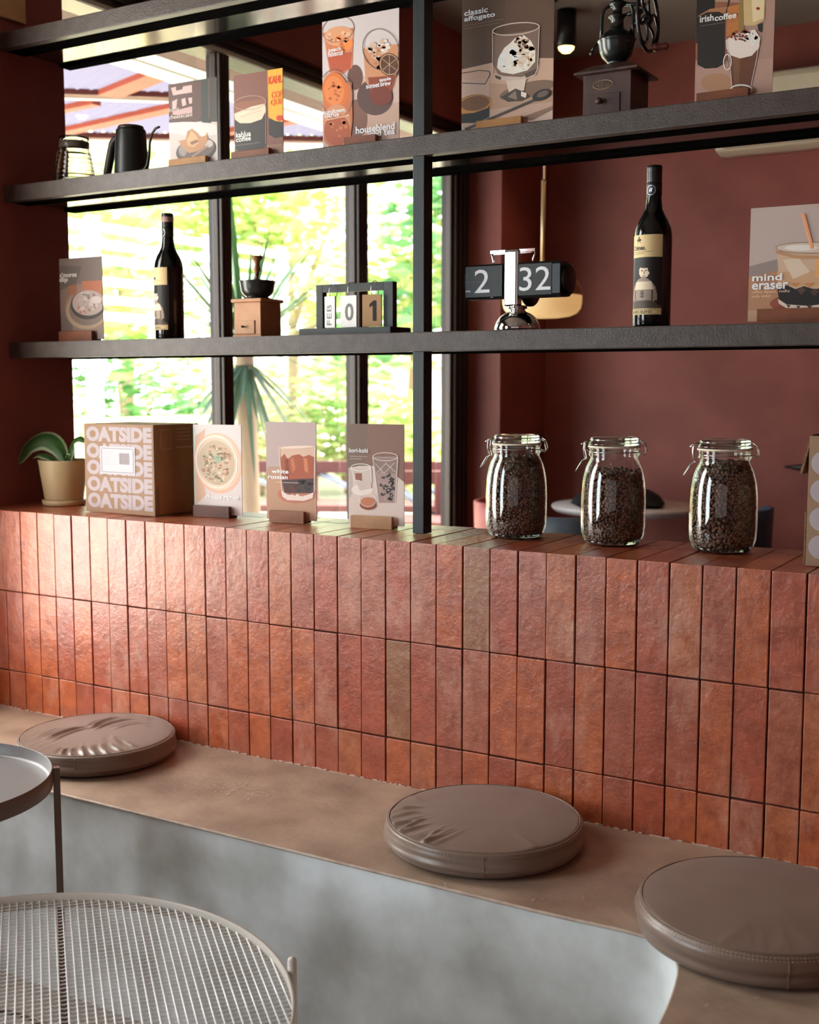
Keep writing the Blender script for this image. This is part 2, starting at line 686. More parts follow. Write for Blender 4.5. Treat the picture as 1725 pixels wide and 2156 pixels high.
def chip(cx, cy, r, z):
    n = 13
    pts = []
    th, el = rng.uniform(0, PI), rng.uniform(0.25, 0.8)
    for k in range(n):
        a = 2 * PI * k / n
        rr = r * rng.uniform(0.25, 1.25)
        px_, py_ = rr * 1.7 * math.cos(a), rr * el * math.sin(a)
        pts.append((cx + px_ * math.cos(th) - py_ * math.sin(th) - off.x, cy + px_ * math.sin(th) + py_ * math.cos(th) - off.y, z - FL))
    mb._add(pts, [tuple(range(n))])


for _ in range(60):
    chip(0.93 + rng.gauss(0, 0.05), -0.20 + rng.gauss(0, 0.03), rng.uniform(0.001, 0.0075), SEAT + 0.0006)
for _ in range(46):
    chip(rng.uniform(1.3, 1.9), -0.375 + rng.gauss(0, 0.02), rng.uniform(0.0006, 0.0040), SEAT + 0.0006)
for _ in range(24):
    chip(rng.uniform(2.04, 2.2), rng.uniform(-0.75, -0.50), rng.uniform(0.001, 0.005), SEAT + 0.0006)
o = mb.build('flaked_chip', mat('pale_flake', '#b8a08f', 0.7), bench)
o['kind'] = 'stuff'
# worn pale arris along the seat edge
mb = MB()
mb.tube([(x - off.x, y - off.y, SEAT - 0.0035 - FL) for x, y in front], 0.0032, n=6)
mb.build('worn_edge', mat('worn_edge_plaster', '#b8a596', 0.7, var=0.8, vscale=30, vcol='#9c7f70', bump=0.4, bscale=120), bench)

# ------------------------------------------------------------------ windows
def window(name, spans, zb, zt, mull_w):
    w = thing(name, None, None, (-0.16, spans[0][0], zb), kind='structure')
    y0 = spans[0][0]
    H = zt - zb

    def post(ya, yb):
        m_ = MB()
        a, b_ = ya - y0 + 0.040, yb - y0
        m_.box(0.020, 0.045, a, b_, 0, H, bev=0.003)
        m_.box(-0.02, 0.020, a + 0.03, b_, 0, H, mi=1)
        for f in (0.16, 0.42, 0.66, 0.86):
            yc = a + (b_ - a) * f
            m_.box(0.045, 0.058, yc - 0.004, yc + 0.006, 0, H, mi=0, bev=0.002)
        m_.box(0.045, 0.050, a + (b_ - a) * 0.22, a + (b_ - a) * 0.36, 0, H, mi=1)
        m_.box(0.045, 0.050, a + (b_ - a) * 0.70, a + (b_ - a) * 0.80, 0, H, mi=1)
        m_.build('mullion', [M_alu, M_aludark], w)
    for a, b_ in zip(spans[:-1], spans[1:]):
        post(a[1], b_[0])
    m_ = MB()
    yl = spans[-1][1] - y0 + mull_w
    m_.box(-0.05, 0.050, -0.0, yl, H, H + 0.024, bev=0.003)
    m_.box(-0.05, 0.034, -0.0, yl, H + 0.024, H + 0.08, bev=0.003, mi=1)
    m_.box(0.034, 0.042, -0.0, yl, H + 0.044, H + 0.050, bev=0.001, mi=0)
    m_.box(0.050, 0.053, -0.0, yl, H + 0.002, H + 0.017, bev=0.001, mi=2)
    m_.box(-0.05, 0.055, -0.0, yl, 0.0, 0.05, bev=0.003, mi=1)
    m_.build('window_frame', [M_alu, M_aludark, M_alubright], w)
    post(spans[-1][1], spans[-1][1] + mull_w)
    for a, b_ in spans:
        m_ = MB()
        m_.box(-0.012, -0.006, a - y0 - 0.005, b_ - y0 + 0.005, 0.04, H + 0.005)
        m_.build('pane', M_glass, w)
    return w


window('window_1', [(0.352, 0.985), (1.083, 1.812), (1.935, 2.592)], FL, 1.41, 0.208)
window('window_2', [(-0.80, -0.22)], -0.42, 1.41, 0.02)
window('window_3', [(-3.08, -1.82)], -0.42, 1.41, 0.02)

# ------------------------------------------------------------------ shelf unit
SY0, SY1 = 0.122, 0.372
shelf = thing('shelf_unit', 'dark steel open shelving rising from the brick wall top to the left wall', 'shelf', (1.185, 0.14, 0.0))
so = Vector((1.185, 0.14, 0))


def make_shelf(ztop, thick, rec=0.014):
    z0 = ztop - thick
    m_ = MB()
    xa, xb = -0.098 - so.x, 2.62 - so.x
    m_.box(xa, xb, SY0 - so.y, SY0 + 0.026 - so.y, z0, ztop, bev=0.0022, mi=0)
    m_.box(xa, xb, SY0 + 0.026 - so.y, 0.208 - so.y, z0 + 0.001, z0 + 0.006, mi=1)
    m_.box(xa, xb, 0.334 - so.y, SY1 - so.y, z0 + 0.001, ztop, bev=0.001, mi=1)
    o_ = m_.build('shelf', [M_steel, M_steeldark], shelf)
    m_ = MB()
    m_.box(xa, xb, SY0 + 0.026 - so.y, 0.336 - so.y, z0 + 0.008, ztop - 0.0005)
    m_.build('shelf_panel', M_panel, o_)
    return o_


make_shelf(0.440, 0.042)
make_shelf(0.853, 0.042)
make_shelf(1.247, 0.042)
for xp in (1.170,):
    mb = MB()
    mb.box(xp - so.x, xp + 0.028 - so.x, 0.126 - so.y, 0.162 - so.y, 0.0005, 1.86, bev=0.0012)
    mb.build('post', M_post, shelf)

# ------------------------------------------------------------------ menu cards in wooden stands
M_board_edge = mat('white_card_edge', '#d9d2ca', 0.6)
_print = {}


def ink(hexc, g=1.15):
    k = 'print_' + hexc.lstrip('#')
    if k not in _print:
        _print[k] = mat(k, S(hexc, g), 0.42, spec=0.4)
    return _print[k]


def draw(items, to_uv, w, h, fn, parent, name='printed_picture'):
    """flat printed shapes, each a hair in front of the last; fn(u, v, layer) -> local 3-D point"""
    mb_ = MB()
    mats, idx = [], {}
    for k, it in enumerate(items):
        kind, color = it[0], it[1]
        if color not in idx:
            idx[color] = len(mats)
            mats.append(ink(color))
        if kind == 'poly':
            polys = [it[2]]
        elif kind == 'ell':
            cx, cy, rx, ry = it[2][:4]
            ro = R(it[2][4]) if len(it[2]) > 4 else 0
            polys = [[(cx + rx * math.cos(a) * math.cos(ro) - ry * math.sin(a) * math.sin(ro),
                       cy + rx * math.cos(a) * math.sin(ro) + ry * math.sin(a) * math.cos(ro)) for a in [2 * PI * q / 28 for q in range(28)]]]
        elif kind == 'ring':
            cx, cy, rx, ry, t = it[2][:5]
            ro = R(it[2][5]) if len(it[2]) > 5 else 0
            polys = []
            for q in range(32):
                ps = []
                for a, f in ((q, 1), (q + 1, 1), (q + 1, 0), (q, 0)):
                    A = 2 * PI * a / 32
                    ax, ay = (rx, ry) if f else (rx - t, ry - t)
                    ps.append((cx + ax * math.cos(A) * math.cos(ro) - ay * math.sin(A) * math.sin(ro),
                               cy + ax * math.cos(A) * math.sin(ro) + ay * math.sin(A) * math.cos(ro)))
                polys.append(ps)
        elif kind == 'line':
            pts, t = it[2], it[3]
            polys = []
            for (xa, ya), (xb, yb) in zip(pts[:-1], pts[1:]):
                L = math.hypot(xb - xa, yb - ya) or 1
                nx, ny = -(yb - ya) / L * t / 2, (xb - xa) / L * t / 2
                polys.append([(xa + nx, ya + ny), (xb + nx, yb + ny), (xb - nx, yb - ny), (xa - nx, ya - ny)])
        elif kind == 'blobs':
            (cx, cy, rx, ry), cnt, sz, seed = it[2], it[3], it[4], it[5]
            rr = random.Random(seed)
            polys = []
            for _ in range(cnt):
                a, d = rr.uniform(0, 2 * PI), math.sqrt(rr.random())
                bx, by = cx + rx * d * math.cos(a), cy + ry * d * math.sin(a)
                s1 = sz * rr.uniform(0.5, 1.2)
                polys.append([(bx + s1 * rr.uniform(0.6, 1.2) * math.cos(2 * PI * q / 7), by + s1 * rr.uniform(0.5, 1) * math.sin(2 * PI * q / 7)) for q in range(7)])
        for pl in polys:
            uv = clip_poly([to_uv(x, y) for x, y in pl], w, h)
            if len(uv) >= 3:
                mb_._add([fn(u, v, k) for u, v in uv], [tuple(range(len(uv)))], idx[color])
    return mb_.build(name, mats, parent, normals=False)


STAND = {'dark': mat('dark_walnut', '#5d3a2e', 0.5, var=0.7, vscale=30, vcol='#47281f', bump=0.1),
         'mid': mat('reddish_brown_wood', '#95664e', 0.5, var=0.7, vscale=30, vcol='#7b503c', bump=0.1),
         'light': mat('pale_oak', '#bd946c', 0.5, var=0.7, vscale=30, vcol='#a57b55', bump=0.1),
         'amber': mat('amber_pine', '#bb8342', 0.5, var=0.7, vscale=30, vcol='#9f6a33', bump=0.1),
         'rust': mat('rust_brown_wood', '#8a4c2c', 0.5, var=0.7, vscale=30, vcol='#6d3a22', bump=0.1)}
CT = 0.0026


def card(label, px, w, h, loc, rz, items, texts, stand='mid', group='menu cards in wooden stands', sx0=None, sx1=None, zlift=0.007):
    root = thing('menu_card', label, 'menu card', loc, rz, group)
    to_uv = homography(px, [(0, h), (w, h), (w, 0), (0, 0)])
    x0 = -w / 2

    def fn(u, v, k):
        return (x0 + u, -CT / 2 - 0.00008 * (k + 1), zlift + v)
    mb_ = MB()
    mb_.box(x0, x0 + w, -CT / 2, CT / 2, zlift, zlift + h, bev=0.0004, seg=1)
    board = mb_.build('card', M_board_edge, root)
    draw(items, to_uv, w, h, fn, board)
    if texts:
        L = len(items) + 3
        for body, bx, colr, kw in texts:
            # bx: box of the lettering on the card (left, top, right, bottom)
            up = px[1][1] < px[0][1]          # the card's lines climb to the right in the picture
            (u0, v0), (u1, v1) = (to_uv(bx[0], bx[3]), to_uv(bx[2], bx[1])) if up else (to_uv(bx[0], bx[1]), to_uv(bx[2], bx[3]))
            v0, v1 = min(v0, v1), max(v0, v1)
            mt_ = MB()
            if body == '~':          # fine print too small to read in the photo: thin broken line
                rs = random.Random(int(bx[0] * 7 + bx[1]))
                uu, ue, vm = min(u0, u1), max(u0, u1), (v0 + v1) / 2
                while uu < ue:
                    wl_ = rs.uniform(0.003, 0.008)
                    mt_._add([fn(uu, vm - 0.0005, L), fn(min(uu + wl_, ue), vm - 0.0005, L), fn(min(uu + wl_, ue), vm + 0.0006, L), fn(uu, vm + 0.0006, L)], [(0, 1, 2, 3)])
                    uu += wl_ + 0.0012
            else:
                text_into(mt_, body, min(u0, u1), v0, max(u0, u1), v1, lambda u, v: fn(u, v, L), 0, **kw)
            mt_.build('fine_print' if body == '~' else 'lettering', ink(colr, 1.3), board)
    sa = x0 + 0.012 if sx0 is None else sx0
    sb = x0 + w * 0.80 if sx1 is None else sx1
    mb_ = MB()
    mb_.box(sa, sb, -0.017, 0.020, 0.0, 0.0068, bev=0.001)
    mb_.box(sa, sb, -0.017, -CT / 2 - 0.0035, 0.0060, 0.029, bev=0.0012)
    mb_.box(sa, sb, CT / 2 + 0.0012, 0.020, 0.0060, 0.029, bev=0.0012)
    mb_.build('card_stand', STAND[stand], root)
    return root


def full(px):
    return [px[0], px[1], px[2], px[3]]


B = dict(bold=0.022)
T = dict(bold=0.0)

# --- three cards on the brick wall top
px = [(414, 895), (515, 899), (514, 1094), (416, 1089)]
card('menu card with round bowl of soup, in dark walnut stand beside the carton', px, 0.141, 0.222,
     (0.591, 0.160, 0.0), R(5.5),
     [('poly', '#cdc2bf', px), ('poly', '#c9a58c', [(414, 925), (440, 905), (430, 1000), (440, 1050), (414, 1075)]),
      ('poly', '#b6c3ba', [(419, 900), (419, 1090), (414, 1090), (414, 900)]),
      ('ell', '#d6ac93', (466, 981, 50, 66, -8)), ('ell', '#e3c7b4', (464, 979, 46, 61, -8)), ('ell', '#cdb8a4', (463, 978, 40, 53, -8)),
      ('ell', '#b7a48b', (463, 980, 37, 49, -8)), ('blobs', '#9a8468', (463, 982, 30, 42), 40, 5, 3),
      ('blobs', '#cf9f88', (463, 980, 30, 40), 26, 4, 4), ('blobs', '#dfc9bb', (466, 984, 26, 36), 22, 2.6, 5),
      ('blobs', '#6f7355', (463, 984, 30, 40), 20, 3.2, 6), ('ell', '#8fa38a', (466, 972, 7, 8)),
      ('blobs', '#7b5f4d', (463, 984, 32, 42), 16, 2, 8),
      ('ring', '#efe0d6', (464, 979, 43, 57, 1.4, -8))],
     [('cheese ramen', (440, 1047, 508, 1062), '#f4eeec', B)], 'dark', sx0=-0.064, sx1=0.042)
px = [(564, 888), (666, 895), (665, 1104), (562, 1098)]
card('menu card reading white russian, in reddish wooden stand on brick wall top', px, 0.136, 0.232,
     (0.817, 0.158, 0.0), R(6.5),
     [('poly', '#b09c97', px), ('poly', '#ad8a76', [(562, 1005), (566, 985), (600, 985), (600, 1104), (560, 1104)]),
      ('poly', '#b48d73', [(560, 1010), (600, 990), (670, 1000), (670, 1105), (560, 1105)]),
      ('ell', '#b5705a', (626, 1045, 40, 20)), ('poly', '#c39b82', [(591, 943), (664, 946), (663, 1040), (594, 1042)]),
      ('poly', '#c9a893', [(591, 944), (664, 946), (664, 968), (592, 966)]),
      ('poly', '#9c5136', [(594, 966), (602, 958), (608, 970), (618, 962), (632, 960), (640, 966), (652, 962), (663, 968), (662, 1020), (596, 1020)]),
      ('poly', '#b56a45', [(614, 970), (620, 966), (624, 990), (618, 1000)]), ('poly', '#bd7650', [(640, 968), (648, 970), (650, 1000), (642, 996)]),
      ('poly', '#7c3b2a', [(602, 972), (608, 968), (610, 1000), (604, 1008)]),
      ('poly', '#4a3431', [(595, 1014), (662, 1012), (660, 1044), (600, 1042)]), ('blobs', '#2c2525', (640, 1028, 20, 14), 20, 4, 2),
      ('blobs', '#6a3b2f', (612, 1034, 14, 8), 12, 3, 9),
      ('poly', '#e0cfc4', [(594, 1036), (606, 1046), (640, 1050), (660, 1042), (658, 1054), (640, 1060), (606, 1058), (596, 1050)]),
      ('line', '#e6d6cc', [(591, 943), (595, 1044)], 1.2), ('line', '#e6d6cc', [(664, 946), (661, 1042)], 1.4),
      ('ell', '#dcc3b2', (628, 945, 36, 3)), ('blobs', '#e6d4c8', (625, 1050, 30, 5), 14, 2.4, 12)],
     [('white', (575, 990, 610, 1001), '#efe6e0', B), ('russian', (567, 1002, 608, 1013), '#efe6e0', B),
      ('~', (584, 1018, 630, 1022), '#d8c4b8', T)], 'mid', sx0=-0.053, sx1=0.042)
px = [(740, 899), (854, 901), (852, 1112), (735, 1108)]
card('menu card reading kori-kohi, in pale oak stand nearest the black post', px, 0.138, 0.231,
     (1.049, 0.168, 0.0), R(9),
     [('poly', '#86665a', px), ('poly', '#7c6659', [(735, 899), (780, 899), (772, 1000), (735, 1000)]),
      ('poly', '#d8c6bc', [(735, 990), (760, 985), (800, 985), (840, 1008), (855, 1020), (855, 1115), (735, 1115)]),
      ('poly', '#c3b0a6', [(735, 990), (746, 992), (746, 1040), (735, 1060)]),
      ('ell', '#e9dbd2', (765, 1035, 22, 12)),
      ('poly', '#a98f88', [(790, 966), (841, 966), (834, 1062), (800, 1062)]), ('poly', '#8f7770', [(792, 970), (838, 970), (836, 1000), (796, 1000)]),
      ('blobs', '#4c4745', (818, 1030, 14, 30), 26, 5, 4), ('blobs', '#b9aaa4', (818, 1015, 20, 40), 26, 2, 5),
      ('line', '#d9cbc4', [(794, 980), (812, 1000), (834, 978)], 1), ('line', '#d9cbc4', [(796, 1000), (816, 980), (836, 998)], 1),
      ('ring', '#e0d2ca', (815, 966, 26, 9, 1.5)), ('line', '#e0d2ca', [(789, 967), (800, 1060)], 1.4), ('line', '#e0d2ca', [(841, 967), (834, 1060)], 1.4),
      ('poly', '#cdbcb3', [(744, 990), (785, 990), (785, 1030), (760, 1036)]), ('poly', '#8f5f4c', [(752, 1000), (766, 1000), (766, 1016), (752, 1014)]),
      ('ring', '#efe4dc', (764, 988, 21, 8, 1.6)), ('line', '#eadfd8', [(744, 990), (750, 1014), (762, 1016)], 1.4), ('line', '#eadfd8', [(785, 990), (786, 1020)], 1.6),
      ('ell', '#8d4d38', (777, 1066, 17, 11)), ('ell', '#c07c5c', (777, 1060, 15, 10)), ('ring', '#ead9cd', (777, 1055, 18, 16, 1.1))],
     [('kori-kohi', (741, 948, 780, 958), '#f3ece8', B), ('~', (742, 964, 778, 967), '#c9b3a9', T),
      ('~', (742, 969, 766, 972), '#c9b3a9', T)], 'light', sx0=-0.058, sx1=0.045)

# --- lower shelf
LZ, UZ = 0.4402, 0.8532
px = [(124, 546), (213, 537), (214, 716), (127, 712)]
card("menu card reading s'mores dip, against the left wall on the lower shelf", px, 0.152, 0.216,
     (0.094, 0.205, LZ), R(2),
     [('poly', '#6f6059', px), ('poly', '#5d544d', [(120, 560), (170, 560), (150, 620), (127, 640), (127, 720), (120, 720)]),
      ('poly', '#837168', [(150, 600), (215, 590), (215, 720), (150, 720)]), ('poly', '#786458', [(124, 612), (150, 600), (140, 650), (124, 660)]),
      ('ell', '#8c7360', (185, 650, 50, 46)), ('ell', '#a48a72', (180, 655, 43, 38)), ('ell', '#77675b', (182, 652, 39, 34)),
      ('poly', '#a5654a', [(170, 592), (215, 590), (215, 622), (172, 616)]), ('poly', '#8f5b41', [(142, 602), (160, 598), (158, 620), (144, 622)]),
      ('ell', '#443c38', (183, 642, 37, 31)), ('ell', '#a5938c', (184, 638, 34, 27)),
      ('blobs', '#b9a9a3', (184, 636, 28, 20), 22, 6, 2), ('blobs', '#8a7169', (184, 640, 28, 20), 14, 3, 7), ('blobs', '#a06a50', (172, 652, 14, 8), 6, 3, 5),
      ('ell', '#c0b2ac', (200, 632, 12, 8))],
     [("s'mores", (126, 572, 160, 585), '#c9bdb6', B), ('dip', (125, 583, 142, 597), '#c9bdb6', B)], 'rust', sx0=-0.070, sx1=0.048)
px = [(1580, 430), (1728, 417), (1732, 662), (1581, 663)]
card('menu card reading mind eraser, at the right end of the lower shelf', px, 0.152, 0.212,
     (1.952, 0.195, LZ), R(1.5),
     [('poly', '#b7a39b', px), ('poly', '#8f7f7c', [(1580, 548), (1640, 530), (1740, 520), (1740, 575), (1580, 572)]),
      ('poly', '#ad7f60', [(1580, 570), (1640, 555), (1740, 560), (1740, 670), (1580, 670)]),
      ('poly', '#b99377', [(1580, 640), (1740, 640), (1740, 670), (1580, 670)]),
      ('ell', '#8d4a38', (1672, 626, 52, 20)),
      ('poly', '#c7a88c', [(1628, 508), (1740, 505), (1740, 600), (1636, 600)]), ('poly', '#c59a77', [(1630, 560), (1740, 555), (1740, 590), (1634, 590)]),
      ('poly', '#d5bfa8', [(1640, 535), (1668, 530), (1690, 560), (1660, 575)]), ('poly', '#d9a06a', [(1700, 530), (1740, 525), (1740, 580), (1700, 570)]),
      ('poly', '#2a2425', [(1632, 594), (1650, 588), (1665, 596), (1680, 590), (1700, 597), (1740, 588), (1740, 634), (1650, 632), (1636, 618)]),
      ('poly', '#c07f4f', [(1655, 583), (1665, 592), (1675, 583)]), ('poly', '#c07f4f', [(1680, 584), (1690, 593), (1700, 583)]),
      ('poly', '#5b4238', [(1668, 598), (1676, 608), (1684, 598), (1676, 592)]), ('poly', '#4e3a36', [(1692, 602), (1700, 612), (1708, 602), (1700, 595)]),
      ('poly', '#dcc9b8', [(1634, 616), (1650, 628), (1690, 632), (1740, 626), (1740, 634), (1690, 640), (1650, 636), (1636, 626)]),
      ('poly', '#4b3a35', [(1650, 628), (1658, 630), (1654, 636)]), ('poly', '#4b3a35', [(1668, 631), (1676, 632), (1672, 638)]), ('poly', '#4b3a35', [(1688, 632), (1698, 632), (1692, 639)]),
      ('ell', '#cdb9a8', (1690, 510, 64, 11)), ('ell', '#e1d6cd', (1672, 510, 30, 6)), ('ring', '#8c6a54', (1690, 510, 64, 12, 1.6)),
      ('poly', '#b98a64', [(1627, 516), (1660, 526), (1740, 528), (1740, 534), (1660, 532), (1628, 522)]),
      ('line', '#e0956a', [(1672, 440), (1692, 512)], 7), ('line', '#edb48d', [(1670, 440), (1690, 512)], 2)],
     [('mind', (1587, 562, 1640, 579), '#f3eae4', B), ('eraser', (1587, 581, 1652, 597), '#f3eae4', B),
      ('coffee liqueur, vodka', (1587, 596, 1655, 606), '#dcb998', T), ('soda water', (1587, 606, 1622, 613), '#dcb998', T)], 'rust', sx0=-0.056, sx1=0.062)

# --- upper shelf
px = [(357, 178), (457, 150), (458, 337), (357, 346)]
card('menu card with cake slice on a dark plate, left of the window mullion', px, 0.152, 0.207,
     (0.498, 0.20, UZ), R(1),
     [('poly', '#c2b5af', px), ('poly', '#3d3833', [(350, 150), (460, 150), (460, 245), (420, 246), (357, 252), (350, 252)]),
      ('poly', '#54392f', [(350, 180), (423, 162), (423, 235), (412, 248), (357, 250)]), ('poly', '#2f332f', [(424, 150), (444, 150), (444, 248), (424, 248)]),
      ('poly', '#564339', [(438, 150), (442, 150), (442, 240), (438, 240)]),
      ('poly', '#c9a5a0', [(362, 184), (372, 180), (372, 188), (384, 184), (386, 178), (404, 173), (404, 188), (380, 194), (366, 198)]),
      ('poly', '#c9a5a0', [(364, 210), (374, 204), (372, 222), (364, 226)]), ('poly', '#c9a5a0', [(382, 204), (390, 200), (392, 214), (384, 218)]),
      ('poly', '#c9a5a0', [(396, 200), (404, 198), (404, 210), (398, 212)]), ('poly', '#b99892', [(366, 228), (380, 224), (404, 216), (404, 230), (390, 232), (376, 236), (364, 236)]),
      ('ell', '#d0c6c1', (410, 262, 66, 14)),
      ('ell', '#39302c', (412, 306, 43, 26, -14)), ('ell', '#61504a', (412, 302, 40, 22, -14)), ('ell', '#8f817b', (384, 306, 8, 12)), ('ell', '#b9aca6', (438, 292, 10, 8)),
      ('poly', '#ad7d55', [(375, 288), (390, 284), (393, 268), (403, 262), (416, 272), (420, 280), (430, 276), (436, 268), (436, 286), (428, 300), (415, 308), (396, 312), (385, 302)]),
      ('poly', '#c99c70', [(392, 285), (402, 266), (412, 276), (418, 290), (405, 300), (394, 296)]), ('poly', '#7b583f', [(398, 290), (412, 284), (418, 288), (402, 296)]),
      ('line', '#9c7d68', [(402, 320), (438, 296)], 3)],
     [('burnt', (358, 219, 378, 232), '#cbbab2', T), ('cheesecake', (358, 228, 405, 246), '#d8c9c2', T)], 'amber', sx0=-0.068, sx1=0.050)
px = [(493, 150), (596, 135), (596, 318), (493, 330)]
card('menu card reading kahlua coffee, between the two left window mullions', px, 0.146, 0.202,
     (0.700, 0.20, UZ), R(0),
     [('poly', '#7a5043', px), ('poly', '#8a6450', [(493, 300), (600, 290), (600, 335), (490, 335)]), ('poly', '#6b5648', [(493, 260), (520, 300), (493, 310)]),
      ('poly', '#2e2926', [(566, 240), (598, 240), (598, 276), (580, 280), (566, 272)]),
      ('poly', '#e5a233', [(565, 140), (597, 132), (597, 246), (580, 244), (566, 236)]), ('ell', '#c23f22', (590, 238, 8, 6)),
      ('poly', '#8b5a45', [(494, 206), (561, 196), (562, 240), (494, 246)]),
      ('poly', '#332e2b', [(493, 236), (562, 228), (560, 296), (545, 308), (510, 312), (496, 302)]),
      ('poly', '#e2c5ab', [(494, 228), (510, 222), (530, 214), (558, 208), (561, 222), (552, 240), (528, 248), (506, 248), (495, 240)]),
      ('line', '#caa78c', [(505, 236), (530, 228), (552, 222)], 1.4), ('line', '#f1dcc6', [(502, 232), (528, 221), (552, 214)], 1.4),
      ('ring', '#a98a78', (527, 206, 34, 15, 1.4, -6)), ('line', '#a98a78', [(493, 210), (495, 298)], 1.2), ('line', '#a98a78', [(561, 200), (560, 292)], 1.2)],
     [('kahlua', (497, 263, 529, 279), '#e6dcd2', B), ('coffee', (497, 273, 529, 288), '#e6dcd2', B), ('~', (498, 286, 548, 297), '#9a887c', T),
      ('KAHL', (567, 149, 595, 169), '#d8452a', B), ('COF', (573, 181, 595, 198), '#d8652a', B), ('QUE', (571, 197, 595, 214), '#d8652a', B)], 'rust', sx0=-0.072, sx1=0.042)
px = [(680, 38), (839, 4), (840, 285), (683, 302)]
card('tall menu card reading houseblend iced tea, left of the black post', px, 0.205, 0.288,
     (0.989, 0.20, UZ), R(0),
     [('poly', '#cfc3c1', px), ('poly', '#c8ada0', [(680, 180), (745, 150), (842, 140), (842, 290), (680, 305)]), ('poly', '#bd9c8b', [(730, 220), (842, 200), (842, 290), (730, 300)]),
      ('ell', '#6b4a40', (748, 150, 16, 26)), ('ell', '#7d5749', (752, 235, 22, 40)), ('ell', '#5c4440', (790, 190, 38, 38)), ('ell', '#6d524a', (830, 120, 14, 30)),
      ('poly', '#c97b58', [(683, 60), (745, 48), (742, 130), (720, 145), (696, 140)]), ('poly', '#b5563a', [(690, 105), (742, 98), (738, 132), (718, 140), (698, 134)]),
      ('ell', '#d79a72', (715, 66, 30, 20, -8)), ('blobs', '#dc7c43', (716, 80, 24, 18), 14, 6, 2), ('blobs', '#e4b08c', (712, 66, 24, 12), 10, 5, 3), ('ell', '#e88a48', (735, 84, 7, 12, 30)),
      ('ring', '#8d6f66', (713, 52, 34, 26, 1.4, -20)),
      ('poly', '#c58a66', [(765, 90), (838, 80), (838, 130), (828, 170), (790, 182), (770, 160)]), ('poly', '#8f4630', [(775, 150), (834, 145), (822, 185), (800, 206), (782, 196)]),
      ('ell', '#74392d', (802, 188, 24, 20)), ('blobs', '#d0b39f', (798, 96, 28, 24), 16, 7, 6), ('blobs', '#b07a5a', (796, 112, 28, 26), 14, 6, 7), ('blobs', '#e0d2ca', (808, 82, 16, 12), 8, 5, 9),
      ('ell', '#5a3a2c', (820, 123, 22, 24, -20)), ('ring', '#cfa57b', (820, 123, 20, 22, 1.5, -20)),
      ('line', '#cfa57b', [(806, 112), (834, 134)], 1), ('line', '#cfa57b', [(806, 134), (834, 112)], 1), ('line', '#cfa57b', [(820, 103), (820, 143)], 1),
      ('ring', '#6f544a', (802, 92, 38, 44, 1.5, -20)),
      ('poly', '#bd6f4a', [(683, 170), (742, 160), (744, 240), (738, 285), (700, 295), (686, 280)]), ('ell', '#cf6f38', (708, 178, 26, 38, -6)), ('ell', '#d98148', (706, 178, 20, 30, -6)),
      ('blobs', '#b55a30', (706, 178, 16, 24), 14, 4, 2), ('ell', '#c98a66', (712, 245, 28, 40)), ('ell', '#a9573a', (712, 258, 26, 32)), ('blobs', '#c5744d', (712, 250, 20, 26), 14, 5, 4),
      ('ring', '#7d6158', (710, 184, 34, 50, 1.5, -8)), ('line', '#dcb49a', [(690, 238), (738, 228)], 2)],
     [('houseblend', (751, 242, 832, 267), '#f6f0ec', B), ('iced tea', (776, 254, 832, 274), '#f6f0ec', B),
      ('peach', (695, 87, 720, 102), '#f6efe8', B), ('hibiscus', (694, 94, 724, 110), '#f6efe8', B),
      ('sunset', (772, 161, 800, 174), '#f6efe8', B), ('apple', (800, 148, 824, 161), '#f6efe8', B), ('brew', (802, 156, 824, 169), '#f6efe8', B),
      ('sundown', (684, 212, 728, 227), '#f6efe8', B), ('citrus', (687, 221, 716, 234), '#f6efe8', B)], 'rust', sx0=-0.035, sx1=0.050)
px = [(972, -22), (1163, -62), (1166, 248), (974, 268)]
